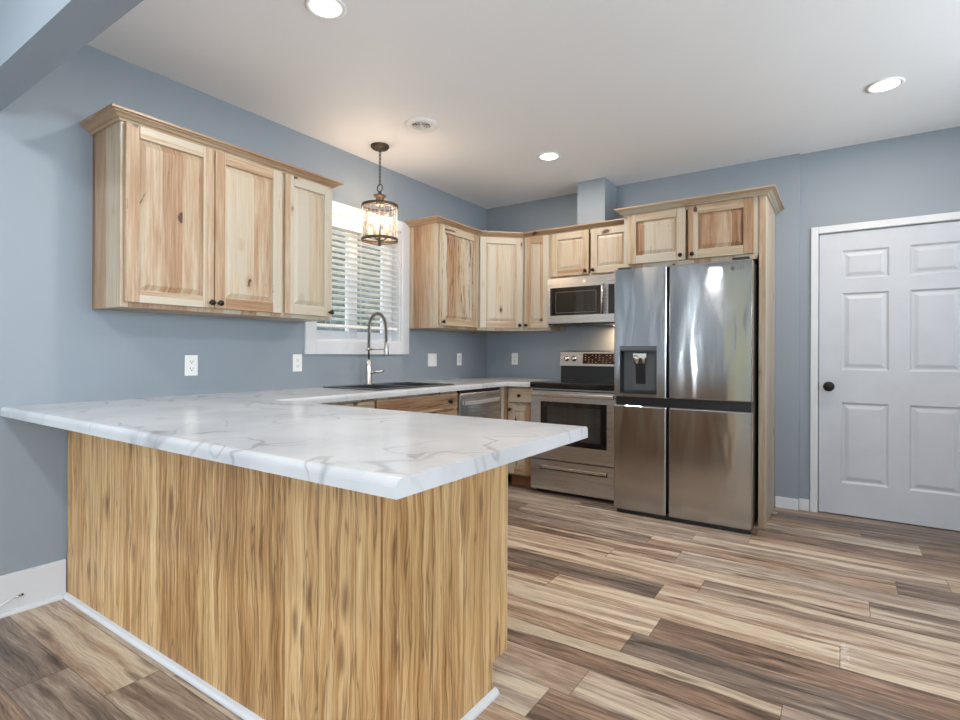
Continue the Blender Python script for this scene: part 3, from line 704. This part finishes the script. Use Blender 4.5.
# spring coil round the hose
def along(pts, n):
    P = [Vector(p) for p in pts]; L = [0]
    for a, b in zip(P[:-1], P[1:]): L.append(L[-1] + (b - a).length)
    out = []
    for i in range(n + 1):
        t_ = L[-1] * i / n; j = max(k for k in range(len(L)) if L[k] <= t_ + 1e-9); j = min(j, len(P) - 2)
        out.append((P[j].lerp(P[j + 1], (t_ - L[j]) / (L[j + 1] - L[j])), (P[j + 1] - P[j]).normalized()))
    return out
turns = 40; pts = []
for i, (p, tg) in enumerate(along(arc[1:], turns * 8)):
    n1 = Vector((0, 1, 0)); n2 = tg.cross(n1); a = 2 * PI * i / 8
    pts.append(p + (n1 * math.cos(a) + n2 * math.sin(a)) * 0.0125)
MB().tube(pts, 0.0028, 5).build('neck_spring', STEELD, f)
MB().lathe([(0, 0), (0.0185, 0), (0.0195, 0.01), (0.0165, 0.05), (0.0145, 0.085), (0.012, 0.10), (0, 0.10)], 18, M=Matrix.Translation((ex + 0.005, 0, ez - 0.215))).build('spray_head', STEELD, f)
MB().tube([(0, 0, 0.262), (ex + 0.005, 0, 0.262)], 0.005, 8).lathe([(0.015, 0), (0.021, 0), (0.021, 0.018), (0.015, 0.018), (0.015, 0)], 18, M=Matrix.Translation((0, 0, 0.253))).build('holder_arm', CHROME, f)
MB().tube([(0.0, 0.015, 0.085), (0.0, 0.05, 0.088)], 0.013, 10).tube([(0, 0.05, 0.088), (0.02, 0.08, 0.092), (0.05, 0.115, 0.098)], [0.011, 0.009, 0.006], 8).build('lever_handle', CHROME, f)

# ------------------------------------------------------------------ dishwasher
w_ = thing('dishwasher', 'stainless steel dishwasher under the worktop corner', 'dishwasher', (0.001, -1.318, 0), PI / 2)
MB().box(0.004, 0.606, -0.575, 0, 0.10, 0.87).build('dishwasher_body', DGREY, w_)
MB().box(0.004, 0.606, -0.53, -0.52, 0.0, 0.10).build('toe_kick', BLACK, w_)
MB().box(0.012, 0.600, -0.622, -0.577, 0.115, 0.845, 0.006).build('dishwasher_door', STEEL2, w_)
MB().box(0.012, 0.600, -0.612, -0.577, 0.848, 0.870, 0.002).build('control_strip', BLACK, w_)
hp = [(0.05 + 0.51 * i / 16, -0.635 - 0.022 * math.sin(PI * i / 16), 0.772) for i in range(17)]
mb = MB()
for a, b in zip(hp[:-1], hp[1:]):
    b_ = bmesh.new(); q = []
    for (px, py, pz) in (a, b): q.append([b_.verts.new((px, py - 0.006, pz - 0.016)), b_.verts.new((px, py + 0.006, pz - 0.016)), b_.verts.new((px, py + 0.006, pz + 0.016)), b_.verts.new((px, py - 0.006, pz + 0.016))])
    for k_ in range(4): b_.faces.new((q[0][k_], q[0][(k_ + 1) % 4], q[1][(k_ + 1) % 4], q[1][k_]))
    if a is hp[0]: b_.faces.new(q[0])
    if b is hp[-1]: b_.faces.new(q[1])
    bmesh.ops.recalc_face_normals(b_, faces=b_.faces); mb._merge(b_)
mb.box(0.05, 0.07, -0.64, -0.621, 0.758, 0.786).box(0.54, 0.56, -0.64, -0.621, 0.758, 0.786)
mb.build('dishwasher_handle', plain('satin_handle', (0.72, 0.71, 0.70), 0.42, 0.85), w_)

# ------------------------------------------------------------------ range
RX0, RX1 = 0.890, 1.652
r = thing('kitchen_range', 'stainless steel electric range with black glass top', 'range', (0, 0, 0))
MB().box(RX0 + 0.003, RX1 - 0.003, -0.625, -0.02, 0.06, 0.875).build('range_body', DGREY, r)
MB().box(RX0 + 0.02, RX1 - 0.02, -0.60, -0.05, 0.0, 0.06).build('range_kick', BLACK, r)
mb = MB().box(RX0, RX1, -0.69, -0.02, 0.876, 0.922, 0.010, seg=3)
ckt = mb.build('cooktop', BLACKG, r)
RING = plain('burner_mark', (0.07, 0.07, 0.075), 0.2)
for (bx, by, br) in ((1.08, -0.50, 0.11), (1.46, -0.50, 0.085), (1.08, -0.24, 0.08), (1.46, -0.24, 0.11)):
    MB().lathe([(br - 0.003, 0), (br, 0), (br, 0.0006), (br - 0.003, 0.0006), (br - 0.003, 0)], 40, M=Matrix.Translation((bx, by, 0.9222))).build('burner_mark', RING, ckt)
Mx = Matrix(((0, 0, 1, 0), (1, 0, 0, 0), (0, 1, 0, 0), (0, 0, 0, 1)))
bgd = MB().prism([(-0.115, 1.048), (-0.10, 1.175), (-0.085, 1.185), (-0.02, 1.185), (-0.02, 1.048)], RX0, RX1, M=Mx).build('backguard', STEEL2, r)
MB().prism([(-0.10, 0.9225), (-0.095, 1.047), (-0.02, 1.047), (-0.02, 0.9225)], RX0 + 0.004, RX1 - 0.004, M=Mx).build('vent_panel', BLACK, r)
tl = math.atan2(0.015, 0.127)
for kx in (0.955, 1.028, 1.515, 1.588):
    K = Matrix.Translation((kx, -0.1085, 1.112)) @ Matrix.Rotation(PI / 2 - tl, 4, 'X')
    MB().lathe([(0, 0), (0.026, 0), (0.026, 0.004), (0.021, 0.006), (0.0195, 0.024), (0.017, 0.027), (0, 0.027)], 24, M=K).box(-0.003, 0.003, -0.018, 0.018, 0.026, 0.031, 0.001, M=K).build('control_knob', CHROME, bgd)
K = Matrix.Translation((1.27, -0.1085, 1.112)) @ Matrix.Rotation(-tl, 4, 'X')
mb = MB().box(-0.155, 0.155, -0.003, 0.004, -0.045, 0.048, 0.002, M=K)
for i in range(9):
    for j in range(4):
        if (i * 7 + j * 3) % 4 == 0: continue
        xx = -0.135 + i * 0.033; zz = -0.033 + j * 0.021
        mb.box(xx, xx + 0.012, -0.0042, -0.0025, zz, zz + 0.004, mi=1, M=K)
mb.build('control_display', [plain('brown_black_display', (0.035, 0.012, 0.008), 0.1), plain('amber_marks', srgb(236, 190, 150), 0.5)], bgd)
mb = MB().grid([RX0 + 0.004, 0.985, 1.555, RX1 - 0.004], [0.292, 0.415, 0.765, 0.870], lambda u, v: 0.985 < u < 1.555 and 0.415 < v < 0.765, -0.672, -0.63, lambda u, v, t: (u, t, v))
od = mb.build('oven_door', STEEL2, r)
mb = MB().grid([0.985, 1.035, 1.505, 1.555], [0.415, 0.455, 0.728, 0.765], lambda u, v: 1.035 < u < 1.505 and 0.455 < v < 0.728, -0.6735, -0.665, lambda u, v, t: (u, t, v))
mb.build('window_border', BLACKG, od)
MB().box(1.03, 1.51, -0.668, -0.664, 0.45, 0.733).build('oven_window', pane('smoked_oven_glass', (0.75, 0.75, 0.75), 0.03, 0.03), od)
MB().box(1.0, 1.54, -0.636, -0.632, 0.42, 0.76).build('oven_cavity', plain('oven_cavity_grey', (0.15, 0.147, 0.142), 0.6), od)
mb = MB()
for zz in (0.56, 0.665):
    mb.tube([(1.04, -0.645, zz), (1.50, -0.645, zz)], 0.002, 6)
for i in range(22):
    xx = 1.045 + i * 0.0215; mb.tube([(xx, -0.648, 0.50), (xx, -0.648, 0.70)], 0.0009, 5)
mb.build('oven_rack', CHROME, od)
mb = MB().box(RX0 + 0.03, RX1 - 0.03, -0.715, -0.695, 0.806, 0.840, 0.009, seg=3)
for xx in (RX0 + 0.06, RX1 - 0.09): mb.box(xx, xx + 0.03, -0.697, -0.671, 0.809, 0.837, 0.003)
mb.build('oven_handle', CHROME, od)
MB().box(RX0 + 0.02, RX1 - 0.02, -0.6728, -0.671, 0.852, 0.862).build('vent_slot', BLACK, od)
mb = MB().grid([RX0 + 0.004, 0.975, 1.56, RX1 - 0.004], [0.04, 0.203, 0.237, 0.283], lambda u, v: 0.975 < u < 1.56 and 0.203 < v < 0.237, -0.670, -0.63, lambda u, v, t: (u, t, v))
drw = mb.build('storage_drawer', STEEL2, r)
MB().box(0.97, 1.565, -0.652, -0.648, 0.2, 0.24).build('drawer_recess', DGREY, drw)
MB().box(0.985, 1.55, -0.676, -0.658, 0.214, 0.236, 0.004).build('drawer_pull', CHROME, drw)

# ------------------------------------------------------------------ microwave
m_ = thing('microwave', 'stainless over the range microwave with black window', 'microwave', (0, 0, 0))
X0, X1, Z0, Z1 = 0.905, 1.656, 1.418, 1.809
MB().box(X0, X1, -0.36, -0.002, Z0, Z1).build('microwave_body', DGREY, m_)
DXR = 1.455
mb = MB().grid([X0, 0.932, 1.402, DXR], [Z0 + 0.002, 1.487, 1.728, Z1], lambda u, v: 0.932 < u < 1.402 and 1.487 < v < 1.728, -0.40, -0.362, lambda u, v, t: (u, t, v))
md = mb.build('microwave_door', STEEL2, m_)
MB().box(0.932, 1.402, -0.399, -0.39, 1.487, 1.728).build('door_window', BLACKG, md)
mb = MB().grid([0.985, 0.989, 1.352, 1.356], [1.508, 1.512, 1.686, 1.69], lambda u, v: 0.989 < u < 1.352 and 1.512 < v < 1.686, -0.3998, -0.3991, lambda u, v, t: (u, t, v))
mb.build('window_outline', plain('window_outline_grey', (0.12, 0.12, 0.12), 0.3), md)
MB().tube([(1.422, -0.432, 1.485), (1.422, -0.436, 1.60), (1.422, -0.432, 1.73)], 0.013, 12).box(1.413, 1.431, -0.432, -0.3995, 1.49, 1.512, 0.002).box(1.413, 1.431, -0.432, -0.3995, 1.705, 1.727, 0.002).build('door_handle', CHROME, md)
pn2 = MB().box(DXR + 0.002, X1, -0.40, -0.362, Z0 + 0.002, Z1).build('control_panel', STEEL2, m_)
MB().box(DXR + 0.006, X1 - 0.02, -0.4015, -0.399, 1.487, 1.728).build('keypad', BLACKG, pn2)
K = Matrix.Translation((1.248, -0.4, 1.771)) @ Matrix.Rotation(PI / 2, 4, 'X')
MB().lathe([(0, 0), (0.0135, 0), (0.0135, 0.002), (0.0105, 0.002), (0.0105, 0.001), (0, 0.001)], 24, M=K).build('badge', PLATE, md)
MB().box(X0 + 0.01, X1 - 0.01, -0.395, -0.05, Z0 - 0.012, Z0 - 0.001, 0.003).build('vent_plate', BLACK, m_)
lmp = MB().box(1.40, 1.52, -0.12, -0.06, Z0 - 0.016, Z0 - 0.0125).build('cooktop_lamp', glow('cooktop_lamp_lens', (1.0, 0.75, 0.5), 4.0), m_)
area('cooktop_lamp_light', (1.46, -0.10, Z0 - 0.02), (0, 0, 0), 0.12, 0.06, 2.2, (1.0, 0.66, 0.38), parent=m_)

# ------------------------------------------------------------------ refrigerator
g = thing('refrigerator', 'stainless steel four door refrigerator with ice dispenser', 'refrigerator', (0, 0, 0))
GX0, GX1, GM0, GM1 = 1.668, 2.574, 2.042, 2.059
MB().box(GX0 + 0.006, GX1 - 0.006, -0.752, -0.05, 0.03, 1.765, 0.003).build('refrigerator_body', DGREY, g)
MB().box(GX0 + 0.015, GX1 - 0.015, -0.80, -0.06, 0.0, 0.03).build('base_grille', BLACK, g)
MB().box(GX0 + 0.006, GX1 - 0.006, -0.80, -0.757, 0.789, 0.848).build('handle_recess', BLACK, g)
for xx in (GX0 + 0.02, GX1 - 0.12): MB().box(xx, xx + 0.10, -0.82, -0.66, 1.7655, 1.785, 0.004).build('hinge_cover', DGREY, g)
def fdoor(x0, x1, z0, z1, hole=None):
    if hole is None: return MB().box(x0, x1, -0.832, -0.757, z0, z1, 0.009, seg=3).build('refrigerator_door', STEEL, g)
    mb = MB().grid([x0, hole[0], hole[1], x1], [z0, hole[2], hole[3], z1], inw([hole]), -0.832, -0.757, lambda u, v, t: (u, t, v))
    sel = [e for e in mb.bm.edges if all(any(abs(v.co.x - q) < 1e-5 for q in (x0, x1)) for v in e.verts) and all(abs(v.co.y + 0.832) < 1e-5 for v in e.verts) and abs(e.verts[0].co.x - e.verts[1].co.x) < 1e-5]
    bmesh.ops.bevel(mb.bm, geom=sel, offset=0.009, segments=3, affect='EDGES', profile=0.5)
    return mb.build('refrigerator_door', STEEL, g)
dh = (1.713, 1.976, 0.872, 1.212)
fd = fdoor(GX0, GM0, 0.850, 1.768, dh)
fr_ = fdoor(GM1, GX1, 0.850, 1.768)
fdoor(GX0, GM0, 0.034, 0.787); fdoor(GM1, GX1, 0.034, 0.787)
mb = MB().grid([dh[0], dh[0] + 0.006, dh[1] - 0.006, dh[1]], [dh[2], dh[2] + 0.008, dh[3] - 0.035, dh[3]], lambda u, v: dh[0] + 0.006 < u < dh[1] - 0.006 and dh[2] + 0.008 < v < dh[3] - 0.035, -0.8335, -0.76, lambda u, v, t: (u, t, v))
dp = mb.build('ice_dispenser', BLACK, g)
MB().box(dh[0] + 0.006, dh[1] - 0.006, -0.765, -0.761, dh[2] + 0.008, dh[3] - 0.035).box(dh[0] + 0.075, dh[1] - 0.01, -0.785, -0.765, dh[2] + 0.02, dh[3] - 0.05, 0.006).build('dispenser_back', GREYP, dp)
MB().box(1.80, 1.90, -0.815, -0.765, 1.125, 1.165, 0.006).lathe([(0, 0), (0.018, 0), (0.024, 0.04), (0.024, 0.06), (0, 0.06)], 16, M=Matrix.Translation((1.825, -0.795, 1.085))).lathe([(0, 0), (0.014, 0), (0.02, 0.04), (0.02, 0.06), (0, 0.06)], 16, M=Matrix.Translation((1.875, -0.795, 1.085))).build('dispenser_nozzle', CHROME, dp)
MB().box(-0.035, 0.035, -0.004, 0.004, -0.15, 0.0, 0.003, M=Matrix.Translation((1.85, -0.80, 1.09)) @ Matrix.Rotation(0.12, 4, 'X')).build('dispenser_paddle', BLACK, dp)
MB().box(dh[0] + 0.002, dh[1] - 0.002, -0.8348, -0.833, dh[3] - 0.03, dh[3] - 0.004).build('dispenser_display', GREYP, dp)
MB().box(dh[0] + 0.006, dh[1] - 0.006, -0.825, -0.765, dh[2] + 0.008, dh[2] + 0.014).build('drip_tray', BLACK, dp)
def lettering(txt, size, depth, M, name, mat, parent):
    cu = bpy.data.curves.new('letters', 'FONT'); cu.body = txt; cu.size = size; cu.extrude = depth
    o = bpy.data.objects.new('letters', cu); COL.objects.link(o)
    dg = bpy.context.evaluated_depsgraph_get(); me = bpy.data.meshes.new_from_object(o.evaluated_get(dg))
    bpy.data.objects.remove(o); me.transform(M); me.materials.clear(); me.materials.append(mat); me.name = name
    q = bpy.data.objects.new(name, me); COL.objects.link(q); q.parent = parent; return q
LOGO = plain('logo_grey', (0.10, 0.10, 0.11), 0.4)
K = Matrix.Translation((2.462, -0.832, 1.715)) @ Matrix.Rotation(PI / 2, 4, 'X')
lg = MB().lathe([(0, 0), (0.013, 0), (0.013, 0.001), (0, 0.001)], 24, M=K).build('round_emblem', LOGO, fr_)
lettering('LG', 0.034, 0.0005, Matrix.Translation((2.482, -0.8327, 1.703)) @ Matrix.Rotation(PI / 2, 4, 'X'), 'logo_letters', LOGO, fr_)

# ------------------------------------------------------------------ blinds
b_ = thing('window_blind', 'white slatted blind hanging in the kitchen window', 'blind', (0, 0, 0))
BY0, BY1 = -2.150, -1.320
VAL = plain('blind_white', srgb(240, 240, 236), 0.45)
MB().box(-0.062, -0.005, BY0, BY1, 2.075, 2.146, 0.004).build('valance', VAL, b_)
mb = MB(); zz = 2.045
while zz > 1.385:
    mb.box(-0.025, 0.025, BY0 + 0.004, BY1 - 0.004, -0.0015, 0.0015, 0, M=Matrix.Translation((-0.036, 0, zz)) @ Matrix.Rotation(math.radians(-11), 4, 'Y'))
    zz -= 0.0425
mb.build('slats', VAL, b_)
MB().box(-0.060, -0.012, BY0 + 0.004, BY1 - 0.004, 1.345, 1.366, 0.003).build('bottom_rail', VAL, b_)
mb = MB()
for yy in (BY0 + 0.12, (BY0 + BY1) / 2, BY1 - 0.12):
    for xx in (-0.062, -0.0085): mb.tube([(xx, yy, 1.36), (xx, yy, 2.08)], 0.0012, 5)
mb.build('ladder_cord', VAL, b_)
MB().tube([(-0.003, BY0 + 0.06, 2.08), (-0.002, BY0 + 0.06, 1.60)], 0.004, 8).build('tilt_wand', VAL, b_)

# ------------------------------------------------------------------ pendant lamp
p = thing('pendant_lamp', 'bronze drum pendant lamp with clear rippled glass over the sink', 'lamp', (0.288, -1.834, 0))
MB().lathe([(0, H - 0.001), (0.066, H - 0.001), (0.066, H - 0.012), (0.055, H - 0.024), (0.012, H - 0.03), (0.008, H - 0.045), (0, H - 0.045)], 32).build('canopy', BRONZE, p)
mb = MB(); zz = H - 0.045; k_ = 0
while zz > 2.375:
    ring = []
    for i in range(10):
        a = 2 * PI * i / 10; q, zq = 0.0075 * math.cos(a), 0.017 * math.sin(a)
        ring.append((q, 0, zz - 0.012 + zq) if k_ % 2 == 0 else (0, q, zz - 0.012 + zq))
    mb.tube(ring, 0.0026, 6, closed=True); zz -= 0.026; k_ += 1
mb.build('chain', BRONZE, p)
mb = MB(); mb.tube([(0.026 * math.cos(2 * PI * i / 20), 0, 2.345 + 0.026 * math.sin(2 * PI * i / 20)) for i in range(20)], 0.0045, 8, closed=True)
mb.build('hanging_loop', BRONZE, p)
MB().lathe([(0, 2.318), (0.012, 2.318), (0.012, 2.30), (0.045, 2.292), (0.047, 2.285), (0.03, 2.276), (0.028, 2.235), (0.034, 2.226), (0.034, 2.22), (0, 2.22)], 24).build('cap', BRONZE, p)
RD = 0.128
def hoop(z, name):
    MB().lathe([(RD - 0.004, z - 0.009), (RD + 0.003, z - 0.009), (RD + 0.003, z + 0.009), (RD - 0.004, z + 0.009), (RD - 0.004, z - 0.009)], 48).build(name, BRONZE, p)
hoop(2.214, 'top_hoop'); hoop(1.972, 'bottom_hoop')
mb = MB()
for i in range(4):
    a = PI / 4 + PI / 2 * i; mb.tube([(0.03 * math.cos(a), 0.03 * math.sin(a), 2.232), (RD * math.cos(a), RD * math.sin(a), 2.214)], 0.004, 6)
    mb.tube([(RD * math.cos(a), RD * math.sin(a), 1.966), (0.0, 0.0, 1.957)], 0.004, 6)
mb.tube([(0, 0, 2.225), (0, 0, 1.94)], 0.006, 8)
mb.lathe([(0, 1.925), (0.01, 1.932), (0.014, 1.945), (0.012, 1.958), (0, 1.962)], 16)
mb.build('frame_arms', BRONZE, p)
b = bmesh.new(); N, Mz = 72, 26; rr = []
for j in range(Mz + 1):
    z = 1.978 + (2.208 - 1.978) * j / Mz; row = []
    for i in range(N):
        a = 2 * PI * i / N; q = RD - 0.006 + 0.0035 * mnoise.noise(Vector((math.cos(a) * 4, math.sin(a) * 4, z * 22)))
        row.append(b.verts.new((q * math.cos(a), q * math.sin(a), z)))
    rr.append(row)
for A, B in zip(rr[:-1], rr[1:]):
    for i in range(N): b.faces.new((A[i], A[(i + 1) % N], B[(i + 1) % N], B[i]))
mb = MB(); mb._merge(b, smooth=True)
gs = mb.build('glass_shade', CRACK, p)
mb = MB()
for i in range(N // 3):     # ripples pressed in the glass
    a0 = 2 * PI * i * 3 / N
    mb.tube([((RD - 0.005) * math.cos(a0 + 0.10 * mnoise.noise(Vector((i * 3.3, z * 14, 0)))), (RD - 0.005) * math.sin(a0 + 0.10 * mnoise.noise(Vector((i * 3.3, z * 14, 0)))), z) for z in [1.98 + 0.225 * q / 12 for q in range(13)]], 0.0011, 4)
mb.build('glass_ripple', plain('ripple_glass', (0.60, 0.56, 0.52), 0.1), gs)
for i in range(3):
    a = 2 * PI * i / 3 + 0.5; cx, cy = 0.05 * math.cos(a), 0.05 * math.sin(a)
    arm = MB().tube([(0, 0, 1.965), (cx * 0.6, cy * 0.6, 1.968), (cx, cy, 1.985)], 0.004, 6).lathe([(0, 0), (0.014, 0), (0.016, 0.006), (0, 0.006)], 14, M=Matrix.Translation((cx, cy, 1.985))).build('candle_arm', BRONZE, p)
    MB().lathe([(0, 0), (0.0105, 0), (0.0105, 0.075), (0, 0.075)], 14, M=Matrix.Translation((cx, cy, 1.991))).build('candle_sleeve', CANDLE, arm)
    MB().lathe([(0, 0), (0.008, 0), (0.015, 0.02), (0.0165, 0.035), (0.012, 0.058), (0.004, 0.078), (0, 0.082)], 14, M=Matrix.Translation((cx, cy, 2.066))).build('candle_bulb', BULB, arm)
    ld = bpy.data.lights.new('candle_light', 'POINT'); ld.energy = 1.7; ld.color = (1.0, 0.72, 0.48); ld.shadow_soft_size = 0.03
    lo = bpy.data.objects.new('candle_light', ld); COL.objects.link(lo); lo.parent = p; lo.location = (cx * 1.0, cy * 1.0, 2.165)

# ------------------------------------------------------------------ recessed lamps
def downlight(x, y, label, wt, colr, group=None):
    o = thing('recessed_lamp', label, 'lamp', (x, y, H), group=group)
    MB().lathe([(0.066, -0.001), (0.086, -0.001), (0.088, -0.004), (0.080, -0.008), (0.066, -0.006), (0.066, -0.001)], 40).build('trim_ring', PLATE, o)
    MB().lathe([(0, -0.002), (0.066, -0.002), (0.066, -0.005), (0, -0.005)], 40).build('lamp_lens', LENS, o)
    d_ = bpy.data.lights.new('lamp_light', 'AREA'); d_.shape = 'DISK'; d_.size = 0.125; d_.energy = wt; d_.color = colr
    l_ = bpy.data.objects.new('lamp_light', d_); COL.objects.link(l_); l_.parent = o; l_.location = (0, 0, -0.0075)
    return o
downlight(1.20, -3.08, 'round recessed ceiling lamp above the left wall cabinets', KITCHEN_W, KIT_COL)
downlight(1.21, -0.98, 'round recessed ceiling lamp in front of the vent chase', KITCHEN_W, KIT_COL)
downlight(3.24, -0.91, 'round recessed ceiling lamp nearest the white door', KITCHEN_W, KIT_COL)
downlight(3.24, -3.08, 'recessed ceiling lamp out of frame above the peninsula end', KITCHEN_W, KIT_COL)
for (x, y) in ((1.2, -4.81), (3.2, -4.81), (1.2, -7.0), (3.6, -7.0)):
    downlight(x, y, 'recessed living room lamp behind the ceiling header', LIVING_W, LIV_COL, 'living room recessed lamps')

# round ceiling vent
v = thing('ceiling_vent', 'round white ceiling air vent near the pendant lamp', 'vent', (0.768, -1.94, H))
MB().lathe([(0.062, -0.001), (0.112, -0.001), (0.112, -0.005), (0.085, -0.012), (0.062, -0.012), (0.062, -0.001)], 40).build('vent_ring', PLATE, v)
MB().lathe([(0, -0.001), (0.063, -0.001), (0.063, -0.002), (0, -0.002)], 32).build('vent_opening', BLACK, v)
mb = MB()
for q in (0.047, 0.030): mb.lathe([(q - 0.002, -0.006), (q + 0.002, -0.010), (q + 0.002, -0.012), (q - 0.002, -0.008), (q - 0.002, -0.006)], 32)
mb.lathe([(0, -0.008), (0.014, -0.008), (0.014, -0.013), (0, -0.013)], 20)
for i in range(2):
    mb.box(-0.063, 0.063, -0.003, 0.003, -0.010, -0.007, M=Matrix.Rotation(PI / 2 * i + 0.6, 4, 'Z'))
mb.build('vent_blades', PLATE, v)

# ------------------------------------------------------------------ outlets and switches
SLOT = plain('slot_dark', (0.03, 0.03, 0.03), 0.5)
def outlet(label, loc, rz):
    o = thing('wall_outlet', label, 'outlet', loc, rz)
    MB().box(-0.036, 0.036, -0.006, -0.0005, -0.058, 0.058, 0.002).build('cover_plate', PLATE, o)
    for zc in (-0.02, 0.02):
        rc = MB().box(-0.017, 0.017, -0.0085, -0.006, zc - 0.0145, zc + 0.0145, 0.001).build('receptacle', PLATE, o)
        MB().box(-0.0085, -0.006, -0.009, -0.0084, zc - 0.002, zc + 0.008).box(0.006, 0.0085, -0.009, -0.0084, zc - 0.002, zc + 0.008).box(-0.003, 0.003, -0.009, -0.0084, zc - 0.010, zc - 0.005).build('slot', SLOT, rc)
    return o
def rocker(label, loc, rz, gang):
    o = thing('light_switch', label, 'switch', loc, rz); w2 = 0.036 if gang == 1 else 0.06
    MB().box(-w2, w2, -0.006, -0.0005, -0.058, 0.058, 0.002).build('cover_plate', PLATE, o)
    for xc in ([0] if gang == 1 else [-0.023, 0.023]):
        MB().box(xc - 0.0165, xc + 0.0165, -0.0095, -0.006, -0.033, 0.033, 0.001, M=Matrix.Rotation(0.03, 4, 'X')).build('rocker', PLATE, o)
    return o
outlet('white outlet on the wall above the left end of the worktop', (0, -3.028, 1.083), PI / 2)
outlet('white outlet just below and left of the window casing', (0, -2.318, 1.088), PI / 2)
rocker('wide white double switch plate right of the window', (0, -0.883, 1.097), PI / 2, 2)
outlet('white outlet nearest the corner on the window wall', (0, -0.476, 1.1), PI / 2)
outlet('white outlet on the back wall left of the range', (0.343, 0, 1.105), 0)

# ------------------------------------------------------------------ cable on the baseboard
cb = thing('coaxial_cable', 'white cable with metal plug poking out by the left baseboard', 'cable', (0, 0, 0))
CP = [(0.05, -4.05, 0.005), (0.055, -3.98, 0.008), (0.05, -3.925, 0.022), (0.042, -3.88, 0.052), (0.036, -3.835, 0.07), (0.034, -3.81, 0.074)]
MB().tube(CP, 0.0033, 8).build('cable', PLATE, cb)
MB().tube([(0.034, -3.81, 0.074), (0.0335, -3.788, 0.076)], 0.0055, 10).build('cable_plug', CHROME, cb)
MB().tube([(0.0335, -3.788, 0.076), (0.033, -3.781, 0.0765)], 0.0045, 8).build('plug_tip', BLACK, cb)
